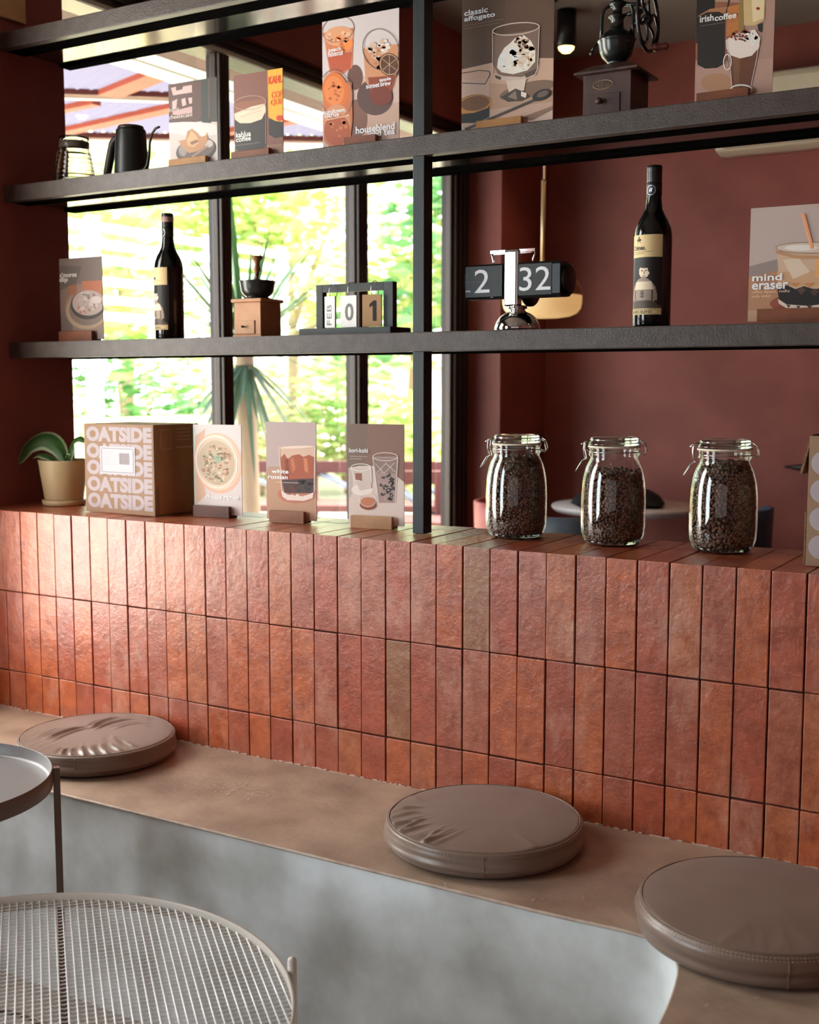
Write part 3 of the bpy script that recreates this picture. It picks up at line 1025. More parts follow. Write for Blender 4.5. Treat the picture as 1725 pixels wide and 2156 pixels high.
card('tall menu card reading classic affogato, right of the black post', px, 0.213, 0.292,
     (1.355, 0.20, UZ), R(0),
     [('poly', '#56402f', px), ('poly', '#5f4637', [(1060, -70), (1170, -70), (1170, 120), (1060, 120)]),
      ('poly', '#c29f89', [(972, 132), (1080, 108), (1166, 108), (1168, 250), (970, 270)]), ('poly', '#b39077', [(1030, 160), (1168, 170), (1168, 200), (1030, 215)]),
      ('poly', '#8e6f59', [(1100, 232), (1168, 208), (1168, 216), (1120, 240)]), ('poly', '#cfb3a0', [(1120, 240), (1168, 218), (1168, 250), (1110, 255)]),
      ('ell', '#7c6350', (1110, 175, 60, 16, -14)), ('poly', '#c4a794', [(973, 155), (1032, 150), (1030, 190), (973, 205)]),
      ('ell', '#8a5e3d', (1000, 203, 36, 19, -8)), ('ell', '#c48443', (1000, 207, 37, 21, -8)), ('ell', '#7b5234', (1002, 202, 30, 15, -8)),
      ('poly', '#2c2724', [(972, 224), (1000, 222), (1028, 212), (1032, 206), (1031, 232), (1010, 243), (973, 243)]),
      ('line', '#3f332c', [(973, 140), (1010, 134), (1030, 136), (1032, 142), (1022, 162), (974, 160)], 1.6),
      ('poly', '#7b6255', [(1036, 62), (1134, 48), (1134, 120), (1124, 140), (1090, 150), (1050, 146), (1037, 120)]),
      ('poly', '#efe0d2', [(1048, 110), (1060, 88), (1072, 78), (1084, 66), (1100, 60), (1116, 72), (1126, 90), (1126, 116), (1110, 134), (1080, 142), (1056, 138), (1046, 128)]),
      ('blobs', '#cdaa88', (1106, 98, 18, 32), 24, 6, 2), ('blobs', '#f7ece2', (1070, 110, 18, 24), 14, 7, 3), ('blobs', '#8a6a58', (1098, 74, 16, 12), 16, 4, 5), ('blobs', '#dfc8b2', (1098, 110, 24, 22), 16, 5, 8),
      ('poly', '#c9b3a3', [(1040, 140), (1060, 146), (1100, 148), (1132, 132), (1128, 144), (1100, 156), (1060, 156), (1044, 148)]),
      ('poly', '#4b3c34', [(1042, 143), (1056, 148), (1054, 154), (1044, 150)]), ('poly', '#55463c', [(1104, 142), (1130, 130), (1126, 142), (1108, 150)]),
      ('poly', '#d7c1b0', [(1066, 156), (1108, 152), (1104, 176), (1090, 180), (1072, 180)]),
      ('poly', '#4c4038', [(1056, 190), (1072, 180), (1086, 172), (1106, 180), (1116, 190), (1100, 198), (1070, 200)]), ('poly', '#8b7667', [(1070, 190), (1086, 176), (1090, 196)]),
      ('poly', '#e6d6c8', [(1098, 178), (1110, 182), (1108, 192), (1098, 188)]),
      ('ring', '#d2bdae', (1085, 48, 50, 13, 2.2, -7)), ('line', '#c7b2a4', [(1036, 56), (1038, 140)], 1.6), ('line', '#c7b2a4', [(1134, 44), (1132, 134)], 1.6),
      ('line', '#4a3f38', [(982, 256), (1126, 196)], 6), ('line', '#9c8a7c', [(984, 253), (1124, 194)], 1.4), ('ell', '#332b26', (1142, 186, 21, 11, -22)), ('ell', '#6b5c50', (1144, 184, 13, 6, -22))],
     [('classic', (978, 3, 1026, 24), '#f3ece4', B), ('affogato', (978, 13, 1041, 38), '#f3ece4', B),
      ('~', (978, 26, 1060, 46), '#7d6656', T), ('~', (978, 34, 1050, 52), '#7d6656', T)], 'amber', sx0=-0.064, sx1=0.042)
px = [(1463, -80), (1624, -116), (1626, 184), (1464, 205)]
card('tall menu card reading irish coffee, rightmost on the upper shelf', px, 0.148, 0.262,
     (1.833, 0.20, UZ), R(0),
     [('poly', '#a98678', px), ('poly', '#b48f80', [(1463, 125), (1630, 100), (1630, 200), (1460, 210)]), ('ell', '#b08466', (1510, 155, 34, 20)),
      ('poly', '#8f5c43', [(1463, 10), (1500, -10), (1550, -10), (1550, 110), (1463, 110)]),
      ('poly', '#2a221e', [(1462, -90), (1500, -90), (1500, 70), (1464, 75)]), ('poly', '#a4704f', [(1466, 20), (1490, 5), (1520, 0), (1560, -4), (1560, 4), (1500, 14), (1468, 28)]),
      ('poly', '#2e2722', [(1466, 22), (1484, 12), (1510, 10), (1522, 18), (1524, 115), (1508, 124), (1484, 126), (1468, 118)]),
      ('line', '#2e2722', [(1530, -20), (1524, 14)], 3), ('poly', '#b5723f', [(1526, 0), (1550, -6), (1552, 50), (1526, 60)]),
      ('poly', '#8e7446', [(1550, -20), (1562, -20), (1562, 44), (1550, 48)]), ('poly', '#c9ac7c', [(1556, -60), (1604, -60), (1604, 24), (1584, 36), (1562, 36)]), ('poly', '#dfcaa0', [(1572, -60), (1602, -60), (1602, 20), (1580, 30)]),
      ('poly', '#33302f', [(1590, 34), (1600, 30), (1600, 50), (1592, 46)]), ('ell', '#a02c2c', (1590, 1, 4, 3)),
      ('poly', '#6a4431', [(1528, 92), (1594, 84), (1588, 120), (1580, 164), (1560, 170), (1542, 164)]), ('poly', '#7c543d', [(1540, 96), (1556, 94), (1556, 166), (1546, 164)]),
      ('poly', '#ead7cb', [(1525, 68), (1540, 56), (1560, 50), (1585, 44), (1596, 60), (1596, 80), (1580, 98), (1556, 104), (1536, 98), (1527, 84)]),
      ('blobs', '#8a4a34', (1555, 56, 20, 12), 22, 4, 3), ('blobs', '#f4e8e0', (1578, 64, 14, 14), 12, 5, 4), ('blobs', '#5e3326', (1560, 60, 16, 9), 10, 2.6, 6),
      ('ring', '#e9dcd6', (1530, 112, 9, 17, 2.2)), ('ring', '#efe2dc', (1561, 168, 24, 11, 3)), ('ell', '#d7c5bd', (1561, 178, 22, 4)),
      ('line', '#dccdc6', [(1526, 66), (1536, 120), (1541, 160)], 1.3), ('line', '#dccdc6', [(1597, 60), (1590, 110), (1581, 160)], 1.3)],
     [('irish', (1471, 15, 1499, 34), '#efe4dc', B), ('coffee', (1501, 9, 1546, 30), '#efe4dc', B),
      ('~', (1472, 27, 1540, 42), '#80685c', T)], 'rust', sx0=-0.066, sx1=0.034)

# ------------------------------------------------------------------ wine bottles
M_bottle = mat('near_black_bottle_glass', '#0b0c0a', 0.12, spec=0.7)
M_cap = mat('black_screw_cap', '#12110f', 0.3, spec=0.6)
M_cream = mat('cream_label_paper', '#e2c58f', 0.6)


def portrait(u, v):
    """plain stand-in portrait of a man in a pale jacket: returns a tone for label point (u 0..1, v 0..1)"""
    def el(cx, cy, rx, ry):
        return ((u - cx) / rx) ** 2 + ((v - cy) / ry) ** 2 < 1
    t = 0
    if el(0.47, 0.20, 0.40, 0.40) or (v < 0.42 and abs(u - 0.47) < 0.36):
        t = 2
    if v < 0.16:
        t = 1 if el(0.47, 0.02, 0.46, 0.15) else (1 if v < 0.05 else 2 if abs(u - 0.47) < 0.33 else 0)
    if 0.37 < v < 0.52 and abs(u - 0.47) < 0.30 - (v - 0.37) * 0.4:
        t = 3
    if el(0.50, 0.72, 0.155, 0.13):
        t = 3
    if abs(u - 0.5) < 0.07 and 0.52 < v < 0.62:
        t = 2
    if el(0.52, 0.84, 0.165, 0.055) or el(0.645, 0.76, 0.03, 0.06):
        t = 0
    if el(0.445, 0.735, 0.03, 0.013) or el(0.555, 0.735, 0.03, 0.013) or el(0.50, 0.64, 0.04, 0.009):
        t = 1
    if abs(u - 0.505) < 0.008 and 0.67 < v < 0.73:
        t = 1
    if 0.2 < v < 0.34 and abs(u - 0.46) < 0.02 + 0.05 * math.sin(v * 60) ** 2:
        t = 1
    if 0.14 < v < 0.36 and abs(abs(u - 0.47) - 0.27) < 0.025:
        t = 1
    return t


LABT = [mat('label_black', '#1c1614', 0.55), mat('label_brown', '#54443a', 0.55), mat('label_grey', '#a08c7c', 0.55), mat('label_pale', '#e6d2b4', 0.55)]


def wine_bottle(label, loc, face, cap_band, r=0.0375):
    root = thing('wine_bottle', label, 'bottle', loc, 0, 'wine bottles on the lower shelf')
    prof = [(0.0, 0.003), (r * 0.8, 0.0), (r * 0.95, 0.002), (r, 0.008), (r, 0.175), (r * 0.99, 0.185), (r * 0.93, 0.199), (r * 0.80, 0.212),
            (r * 0.62, 0.224), (r * 0.47, 0.236), (0.0155, 0.25), (0.0143, 0.262), (0.0140, 0.285), (0.0142, 0.292), (0.0142, 0.30)]
    mb_ = MB(); mb_.lathe(prof, 48)
    body = mb_.build('bottle', M_bottle, root)
    mb_ = MB()
    cp = [(0.0145, 0.262), (0.0152, 0.262), (0.0152, 0.2875), (0.0147, 0.2885), (0.0152, 0.2895), (0.0147, 0.2925), (0.0153, 0.295), (0.0148, 0.298), (0.0153, 0.301), (0.0148, 0.304), (0.0153, 0.307), (0.0148, 0.31), (0.0153, 0.3125), (0.0153, 0.319), (0.0145, 0.321), (0, 0.321)]
    mb_.lathe(cp, 40)
    mb_.build('screw_cap', M_cap, root)
    if cap_band:
        mb_ = MB()
        mb_.lathe([(0.0154, 0.299), (0.0157, 0.2995), (0.0157, 0.3115), (0.0154, 0.312)], 40)
        o_ = mb_.build('cap_band', mat('dusty_pink_band', '#b08d84', 0.5), root)
    rl = r + 0.0004

    def cyl(u, v, k=0):
        a = face + u / rl          # u: arc length to the right as seen from the front
        q = rl + 0.00012 * k
        return (q * math.cos(a), q * math.sin(a), v)
    W = 0.074
    # bottom-to-top: blend strip, portrait, crest panel
    mb_ = MB()
    nu, nv = 46, 84
    zp0, zp1 = 0.0385, 0.139
    grid = [[mb_.bm.verts.new(cyl(-W / 2 + W * i / nu, zp0 + (zp1 - zp0) * j / nv)) for i in range(nu + 1)] for j in range(nv + 1)]
    for j in range(nv):
        for i in range(nu):
            fc = mb_.bm.faces.new([grid[j][i], grid[j][i + 1], grid[j + 1][i + 1], grid[j + 1][i]])
            fc.material_index = portrait((i + 0.5) / nu, (j + 0.5) / nv)
    mb_.build('portrait_label', LABT, body, normals=False)
    rules = [(0.1495, -0.034, 0.018), (0.146, -0.034, 0.0), (0.0365, -0.036, 0.026), (0.0275, -0.036, 0.03)]
    crest = [(-0.016, 0.170, 0.006, 0.006), (-0.0195, 0.171, 0.003, 0.004), (-0.011, 0.171, 0.003, 0.004), (-0.0155, 0.1765, 0.004, 0.003), (-0.017, 0.167, 0.008, 0.002)]
    for nm_, za, zb in (('blend_label', 0.026, 0.0385), ('crest_label', 0.139, 0.183)):
        mb_ = MB()
        for i in range(24):
            ua, ub = -W / 2 + W * i / 24, -W / 2 + W * (i + 1) / 24
            mb_.quad(cyl(ua, za), cyl(ub, za), cyl(ub, zb), cyl(ua, zb))
        for zr, ua, ub in rules:
            if za < zr < zb:
                for i in range(10):
                    a_, b_ = ua + (ub - ua) * i / 10, ua + (ub - ua) * (i + 1) / 10
                    mb_.quad(cyl(a_, zr, 1), cyl(b_, zr, 1), cyl(b_, zr + 0.0007, 1), cyl(a_, zr + 0.0007, 1), 1)
        if nm_ == 'crest_label':
            for du, dv, w_, h_ in crest:
                mb_.quad(cyl(du, dv, 1), cyl(du + w_, dv, 1), cyl(du + w_, dv + h_, 1), cyl(du, dv + h_, 1), 1)
        mb_.build(nm_, [M_cream, LABT[0]], body, normals=False)
    for txt, bx, bo in (('Crimes.', (-0.031, 0.153, 0.003, 0.1625), 0.03), ('HARD BLEND', (-0.030, 0.0292, 0.018, 0.0348), 0.01)):
        mt_ = MB()
        text_into(mt_, txt, bx[0], bx[1], bx[2], bx[3], lambda u, v: cyl(u, v, 2), 0, bold=bo)
        mt_.build('lettering', LABT[0], body, normals=False)
    # round neck emblem
    mb_ = MB()
    rn = 0.0146

    def ncyl(u, v, k=0):
        a = face + u / rn
        q = rn + 0.0009 + 0.0001 * k
        return (q * math.cos(a), q * math.sin(a), v)
    for k in range(24):
        a, b_ = 2 * PI * k / 24, 2 * PI * (k + 1) / 24
        for r0, r1, mi in ((0.0095, 0.0085, 0), (0.0075, 0.0, 1)):
            p_ = [ncyl(r0 * math.cos(a), 0.272 + r0 * 1.05 * math.sin(a)), ncyl(r0 * math.cos(b_), 0.272 + r0 * 1.05 * math.sin(b_)),
                  ncyl(r1 * math.cos(b_), 0.272 + r1 * 1.05 * math.sin(b_)), ncyl(r1 * math.cos(a), 0.272 + r1 * 1.05 * math.sin(a))]
            if r1 == 0:
                mb_._add(p_[:3], [(0, 1, 2)], mi)
            else:
                mb_._add(p_, [(0, 1, 2, 3)], mi)
    for du, dv, w_, h_ in ((-0.003, -0.003, 0.005, 0.0045), (-0.001, 0.0015, 0.004, 0.003)):
        mb_.quad(ncyl(du, 0.272 + dv, 1), ncyl(du + w_, 0.272 + dv, 1), ncyl(du + w_, 0.272 + dv + h_, 1), ncyl(du, 0.272 + dv + h_, 1), 0)
    mb_.build('neck_emblem', [mat('silver_foil', '#c9c5bd', 0.35, metal=0.6), mat('navy_foil', '#232b4c', 0.4)], body, normals=False)
    return root


wine_bottle('dark wine bottle with pink cap band, in front of the bright left window', (0.376, 0.235, LZ), R(-90) - R(20), True)
wine_bottle('dark wine bottle with portrait label, against the red wall right of flip clock', (1.673, 0.225, LZ), R(-90) - R(7), False)

# ------------------------------------------------------------------ swing-top jars full of coffee beans
M_jar = glass_sheet('jar_glass', tint=(0.975, 0.985, 0.98, 1), rough=0.015, refl=1.35)
M_thick = mat('thick_clear_glass', '#eef6f3', 0.02, trans=1.0, ior=1.45)
M_wire = mat('bright_wire', '#c9c6c0', 0.22, metal=1.0)
M_rubber = mat('cream_rubber', '#e8dcc4', 0.5)


def bean_mat():
    mt = bpy.data.materials.new('roasted_bean')
    mt.use_nodes = True
    nt = mt.node_tree
    b = nt.nodes['Principled BSDF']
    geo = nt.nodes.new('ShaderNodeNewGeometry')
    cr = nt.nodes.new('ShaderNodeValToRGB')
    cr.color_ramp.elements[0].color = S('#3b251a')
    cr.color_ramp.elements[1].color = S('#75503a')
    nt.links.new(geo.outputs['Random Per Island'], cr.inputs[0])
    nt.links.new(cr.outputs[0], b.inputs['Base Color'])
    b.inputs['Roughness'].default_value = 0.38
    return mt


M_bean = bean_mat()
JP = [(0.045, 0.0), (0.053, 0.003), (0.0605, 0.012), (0.0645, 0.025), (0.0658, 0.045), (0.066, 0.09), (0.0653, 0.110), (0.0635, 0.130), (0.060, 0.148),
      (0.0560, 0.161), (0.0515, 0.170), (0.0490, 0.175), (0.0485, 0.180)]


def jr(z):
    for (ra, za), (rb, zb) in zip(JP[:-1], JP[1:]):
        if za <= z <= zb:
            return ra + (rb - ra) * (z - za) / (zb - za)
    return JP[-1][0]


def bean_fill(top, seed):
    rr = random.Random(seed)
    mb_ = MB()
    # low-poly bean with a crease
    bs = []
    nlat, nlon = 5, 8
    base = [(0, 0, -1)]
    for i in range(1, nlat):
        th = PI * i / nlat
        for k in range(nlon):
            ph = 2 * PI * k / nlon
            base.append((math.sin(th) * math.cos(ph), math.sin(th) * math.sin(ph), -math.cos(th)))
    base.append((0, 0, 1))
    fcs = [(0, 1 + (k + 1) % nlon, 1 + k) for k in range(nlon)]
    for i in range(nlat - 2):
        for k in range(nlon):
            a, b_ = 1 + i * nlon + k, 1 + i * nlon + (k + 1) % nlon
            fcs.append((a, b_, b_ + nlon, a + nlon))
    L_ = len(base) - 1
    fcs += [(L_, L_ - nlon + k, L_ - nlon + (k + 1) % nlon) for k in range(nlon)]
    base = [(x * 0.0034 * (1 if x > 0 else 0.45), y * 0.0033, z * 0.0048) for x, y, z in base]

    def put(p, nrm):
        q = Vector(nrm).to_track_quat('X', 'Z').to_matrix().to_4x4()
        Mx = Matrix.Translation(p) @ q @ Matrix.Rotation(rr.uniform(0, 2 * PI), 4, 'X') @ Matrix.Rotation(rr.uniform(-0.5, 0.5), 4, 'Y') @ Matrix.Rotation(PI if rr.random() < .4 else 0, 4, 'Z')
        mb_._add(base, fcs, 0, Mx, smooth=True)
    z = 0.010
    while z < top:
        r_ = jr(z) - 0.0062
        n = int(2 * PI * r_ / 0.0066)
        ph = rr.random() * 6
        for k in range(n):
            a = ph + 2 * PI * k / n + rr.uniform(-0.04, 0.04)
            rq = r_ - rr.uniform(0, 0.0022)
            put((rq * math.cos(a), rq * math.sin(a), z + rr.uniform(-0.0022, 0.0022)), (math.cos(a), math.sin(a), rr.uniform(-.3, .3)))
        z += 0.0060
    r_ = jr(top) - 0.006
    for _ in range(170):
        a, d = rr.uniform(0, 2 * PI), math.sqrt(rr.random()) * r_
        put((d * math.cos(a), d * math.sin(a), top + rr.uniform(-0.002, 0.004)), (0.3 * math.cos(a), 0.3 * math.sin(a), 1))
    # dark heart of the pile
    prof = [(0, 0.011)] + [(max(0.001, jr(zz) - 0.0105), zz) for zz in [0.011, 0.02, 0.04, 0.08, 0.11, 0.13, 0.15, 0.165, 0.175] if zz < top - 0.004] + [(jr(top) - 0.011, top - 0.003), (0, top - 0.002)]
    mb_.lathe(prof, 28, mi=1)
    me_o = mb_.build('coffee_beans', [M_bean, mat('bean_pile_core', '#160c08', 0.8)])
    return me_o


def jar(label, loc, rz):
    root = thing('storage_jar', label, 'jar', loc, rz, 'swing top jars of coffee beans')
    mb_ = MB()
    outer = JP + [(0.0500, 0.182), (0.0520, 0.184), (0.0520, 0.187), (0.0495, 0.189), (0.0495, 0.194), (0.0515, 0.196), (0.0515, 0.199)]
    mb_.lathe(outer, 56)
    inner = [(0.0, 0.0092)] + [(max(0.0, r_ - 0.0026), max(0.0092, z_)) for r_, z_ in JP] + [(0.0465, 0.199)]
    mb_.lathe(inner, 56)
    mb_.build('jar_body', M_jar, root)
    mb_ = MB()
    mb_.lathe([(0, 0.0006), (0.030, 0.0030), (0.040, 0.0012), (0.045, 0.0001), (0.0525, 0.0030), (0.0590, 0.010), (0.0560, 0.0098), (0.048, 0.0086), (0, 0.0086)], 56)
    mb_.build('jar_foot', M_thick, root)
    mb_ = MB()
    mb_.lathe([(0.0455, 0.1995), (0.0528, 0.1995), (0.0535, 0.2012), (0.0528, 0.2030), (0.0455, 0.2030)], 48)
    mb_.build('rubber_seal', M_rubber, root)
    mb_ = MB()
    mb_.lathe([(0.0, 0.2045), (0.044, 0.2035), (0.0525, 0.2035), (0.0525, 0.2085), (0.0495, 0.2100), (0.0490, 0.2165), (0.0475, 0.2195), (0.044, 0.2210), (0.036, 0.2190), (0.0, 0.2180)], 56)
    lid = mb_.build('lid', M_thick, root)
    # wire bails: neck ring, rear hinge loop, front lever
    mb_ = MB()
    w_ = 0.00125
    mb_.tube([(0.0510 * math.cos(a), 0.0510 * math.sin(a), 0.1905) for a in [2 * PI * k / 48 for k in range(48)]], w_, 6, closed=True)
    mb_.build('neck_wire', M_wire, root)
    mb_ = MB()
    for s in (-1, 1):
        mb_.tube([(0.050, s * 0.012, 0.190), (0.060, s * 0.012, 0.186), (0.0655, s * 0.012, 0.192), (0.0620, s * 0.012, 0.208), (0.052, s * 0.012, 0.2145)], w_, 6)
    mb_.tube([(0.0620, -0.012, 0.208), (0.0640, 0, 0.209), (0.0620, 0.012, 0.208)], w_, 6)
    mb_.tube([(0.060, -0.012, 0.186), (0.0625, 0, 0.185), (0.060, 0.012, 0.186)], w_, 6)
    mb_.tube([(0.0480 * math.cos(a), 0.0480 * math.sin(a), 0.2150) for a in [2 * PI * k / 48 for k in range(48)]], w_, 6, closed=True)
    mb_.build('hinge_wire', M_wire, root)
    mb_ = MB()
    mb_.tube([(-0.048, -0.013, 0.214), (-0.060, -0.013, 0.210), (-0.0610, -0.013, 0.196), (-0.0585, -0.013, 0.178)], w_, 6)
    mb_.tube([(-0.048, 0.013, 0.214), (-0.060, 0.013, 0.210), (-0.0610, 0.013, 0.196), (-0.0585, 0.013, 0.178)], w_, 6)
    mb_.tube([(-0.050, -0.010, 0.190), (-0.0610, -0.010, 0.196), (-0.0560, -0.010, 0.176), (-0.0645, -0.010, 0.172), (-0.0770, -0.010, 0.150),
              (-0.0775, 0.0, 0.149), (-0.0770, 0.010, 0.150), (-0.0645, 0.010, 0.172), (-0.0560, 0.010, 0.176), (-0.0610, 0.010, 0.196), (-0.050, 0.010, 0.190)], w_, 6)
    mb_.tube([(-0.0665, -0.012, 0.205), (-0.060, -0.012, 0.210), (-0.060, 0.012, 0.210), (-0.0665, 0.012, 0.205)], w_, 6)
    mb_.build('latch_wire', M_wire, root)
    return root


jx = [(1.3915, 0.190), (1.6120, 0.190), (1.8370, 0.200)]
labs = ['clear swing top jar full of coffee beans, closest to the black post', 'clear swing top jar with lower bean level, middle of the three jars',
        'clear swing top jar full of coffee beans, closest to the circle-printed box']
j0 = jar(labs[0], (jx[0][0], jx[0][1], 0.0), R(14))
for k in (1, 2):
    c = copy_tree(j0)
    c.location = (jx[k][0], jx[k][1], 0.0)
    c.rotation_euler = (0, 0, R(14 + 3 * k))
    c['label'] = labs[k]
tops = [0.172, 0.150, 0.174]
blabs = ['dark roasted coffee beans inside the jar beside the black post', 'dark roasted coffee beans inside the middle jar, below its shoulder',
         'dark roasted coffee beans inside the jar beside the circle-printed box']
for k in range(3):
    o = bean_fill(tops[k], 10 + k)
    o.location = (jx[k][0], jx[k][1], 0.0)
    tag(o, blabs[k], 'coffee beans', kind='stuff')

# ------------------------------------------------------------------ flip clock
M_chrome = mat('chrome', '#d8d6d2', 0.06, metal=1.0)
M_blk = mat('black_clock_case', '#151515', 0.35)
M_flap = mat('charcoal_flap', '#242626', 0.5)
M_digit = mat('white_digit', '#e2e2e4', 0.5)
ck = thing('flip_clock', 'chrome and black retro flip clock showing 2 32', 'clock', (1.378, 0.215, LZ))
mb = MB()
mb.lathe([(0, 0), (0.0475, 0), (0.0495, 0.004), (0.0490, 0.010), (0.0455, 0.020), (0.0385, 0.030), (0.0285, 0.0375), (0.0200, 0.041), (0.0165, 0.044), (0.0160, 0.0475), (0.0205, 0.0485), (0.0205, 0.054), (0.0150, 0.055), (0, 0.055)], 56)
mb.build('base', M_chrome, ck)
mb = MB()
mb.box(-0.017, 0.017, -0.036, -0.012, 0.052, 0.170, bev=0.006, seg=4)
mb.build('column', M_chrome, ck)
for s in (-1, 1):
    mb = MB()
    mb.box(min(s * 0.016, s * 0.052), max(s * 0.016, s * 0.052), -0.028, -0.018, 0.163, 0.171, bev=0.001)
    mb.box(min(s * 0.016, s * 0.044), max(s * 0.016, s * 0.044), -0.028, -0.018, 0.1605, 0.1635, bev=0.0008)
    mb.tube([(s * 0.051, -0.023, 0.168), (s * 0.0485, -0.023, 0.155), (s * 0.046, -0.023, 0.148), (s * 0.047, -0.024, 0.140)], [0.0030, 0.0022, 0.0030, 0.0014], 8)
    mb.build('hanger_arm', M_chrome, ck)
dp = [(-0.036, -0.030), (-0.031, -0.0365), (0.0, -0.0365), (0.018, -0.034), (0.030, -0.022), (0.034, 0.0), (0.030, 0.022), (0.018, 0.034), (0.0, 0.0365), (-0.031, 0.0365), (-0.036, 0.030)]
zc = 0.1055
for nm, xa, xb, dg_, bx in (('hour_display', -0.107, -0.019, '2', (-0.0845, -0.0235, -0.0485, 0.0255)), ('minute_display', 0.018, 0.113, '32', (0.0215, -0.0235, 0.0925, 0.0255))):
    mb = MB()
    mb.prism([(y, z + zc) for y, z in dp], 'x', xa, xb)
    d = mb.build(nm, M_blk, ck)
    mb = MB()
    xr = xb - (0.0 if dg_ == '2' else 0.018)
    mb.box(xa + 0.001, xr, -0.0372, -0.0355, zc + 0.0006, zc + 0.0325, bev=0.0004)
    mb.box(xa + 0.001, xr, -0.0372, -0.0355, zc - 0.0325, zc - 0.0006, bev=0.0004)
    fl = mb.build('flap', M_flap, d)
    mt_ = MB()
    text_into(mt_, dg_, bx[0], zc + bx[1], bx[2], zc + bx[3], lambda u, v: (u, -0.0376, v), 0)
    if dg_ == '2':
        text_into(mt_, 'PM', -0.1055, zc - 0.0215, -0.0950, zc - 0.0175, lambda u, v: (u, -0.0376, v), 0, bold=0.01)
        text_into(mt_, 'AM', -0.046, zc - 0.0348, -0.041, zc - 0.0328, lambda u, v: (u, -0.0376, v), 0, bold=0.01)
    mt_.build('digits', M_digit, d, normals=False)
    mb = MB()
    e = xb if dg_ != '2' else xa
    Mx = Matrix.Translation((e, 0, zc)) @ Matrix.Rotation(R(90 if dg_ != '2' else -90), 4, 'Y')
    mb.lathe([(0.032, 0.0), (0.032, 0.007), (0.028, 0.009), (0, 0.009)], 36, M=Mx)
    mb.build('end_cap', M_blk, d)
mb = MB()
Mx = Matrix.Translation((0.004, 0.026, zc - 0.006)) @ Matrix.Rotation(R(90), 4, 'Y')
mb.lathe([(0, 0.006), (0.044, 0.006), (0.046, 0.010), (0.046, 0.016), (0.044, 0.019), (0, 0.019)], 44, M=Mx)
mb.build('gear_housing', M_blk, ck)

# ------------------------------------------------------------------ flip calendar
M_calf = mat('black_stained_frame', '#2a2e2d', 0.5, bump=0.1)
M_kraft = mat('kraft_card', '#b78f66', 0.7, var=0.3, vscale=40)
cal = thing('desk_calendar', 'black framed flip calendar showing FEB 01 with hanging cards', 'calendar', (0.962, 0.215, LZ))
mb = MB()
mb.box(-0.128, 0.124, -0.045, 0.045, 0.0, 0.0165, bev=0.0015)
mb.build('base', M_calf, cal)
mb = MB()
mb.box(-0.103, -0.084, -0.010, 0.008, 0.0165, 0.119, bev=0.001)
mb.box(0.084, 0.109, -0.010, 0.008, 0.0165, 0.119, bev=0.001)
mb.box(-0.084, 0.084, -0.010, 0.008, 0.1010, 0.119, bev=0.001)
mb.build('frame', M_calf, cal)
for nm, xa, xb, front_m, dg_, bx, rz_ in (('month_card', -0.073, -0.040, M_white, 'FEB', (-0.0655, 0.0245, -0.0505, 0.0710), -0.06),
                                           ('day_card', -0.028, 0.019, M_white, '0', (-0.0145, 0.0330, 0.0105, 0.0730), -0.03),
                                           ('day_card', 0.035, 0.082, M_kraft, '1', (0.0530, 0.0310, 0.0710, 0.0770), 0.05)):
    cx = (xa + xb) / 2
    Mr = Matrix.Translation((cx, -0.018, 0)) @ Matrix.Rotation(rz_ * 3, 4, 'Z') @ Matrix.Translation((-cx, 0.018, 0))
    mb = MB()
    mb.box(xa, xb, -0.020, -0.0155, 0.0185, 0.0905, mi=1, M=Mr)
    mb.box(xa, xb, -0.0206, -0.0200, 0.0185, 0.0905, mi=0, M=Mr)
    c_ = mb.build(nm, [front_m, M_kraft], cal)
    mt_ = MB()
    if dg_ == '1':
        a_, b_, c_0, d_ = bx
        one = [(b0, b1) for b0, b1 in ((d0 * (c_0 - a_) + a_, e0 * (d_ - b_) + b_) for d0, e0 in ((0.45, 0), (0.95, 0), (0.95, 1), (0.55, 1), (0.0, 0.82), (0.0, 0.66), (0.45, 0.76)))]
        mt_._add([tuple(Mr @ Vector((u, -0.0210, v))) for u, v in one], [tuple(range(7))])
    else:
        text_into(mt_, dg_, bx[0], bx[1], bx[2], bx[3], lambda u, v: tuple(Mr @ Vector((u, -0.0210, v))), 0, bold=(0.0 if dg_ == 'FEB' else 0.02), rot=dg_ == 'FEB')
    mt_.build('lettering', mat('grey_numeral', '#6d6d6b', 0.6) if dg_ != '1' else mat('black_numeral', '#15120f', 0.6), c_, normals=False)
    mb = MB()
    mb.tube([(cx + 0.001 * math.sin(a), -0.006 + 0.0165 * math.cos(a), 0.1035 + 0.0185 * math.sin(a)) for a in [2 * PI * k / 28 for k in range(28)]], 0.0009, 6, closed=True)
    mb.build('ring', M_wire, c_)

# ------------------------------------------------------------------ small coffee grinder
M_box = mat('honey_beech', '#bc8558', 0.45, var=0.8, vscale=25, vcol='#a8724a', bump=0.08)
M_iron = mat('black_cast_iron', '#23221f', 0.28, spec=0.7, var=0.4, vscale=12)
gr = thing('coffee_grinder', 'small wooden box coffee grinder with iron bowl and wooden knob', 'coffee grinder', (0.678, 0.215, LZ))
mb = MB()
mb.box(-0.043, 0.043, -0.043, 0.043, 0.0, 0.006, bev=0.001)
mb.box(-0.040, 0.040, -0.040, 0.040, 0.006, 0.084, bev=0.0012)
mb.box(-0.046, 0.046, -0.046, 0.046, 0.084, 0.0925, bev=0.003)
mb.build('body', M_box, gr)
mb = MB()
mb.box(-0.0385, 0.0225, -0.0425, -0.0400, 0.0085, 0.0405, bev=0.0008)
dr = mb.build('drawer', M_box, gr)
mb = MB()
Mx = Matrix.Translation((-0.008, -0.0425, 0.0255)) @ Matrix.Rotation(R(90), 4, 'X')
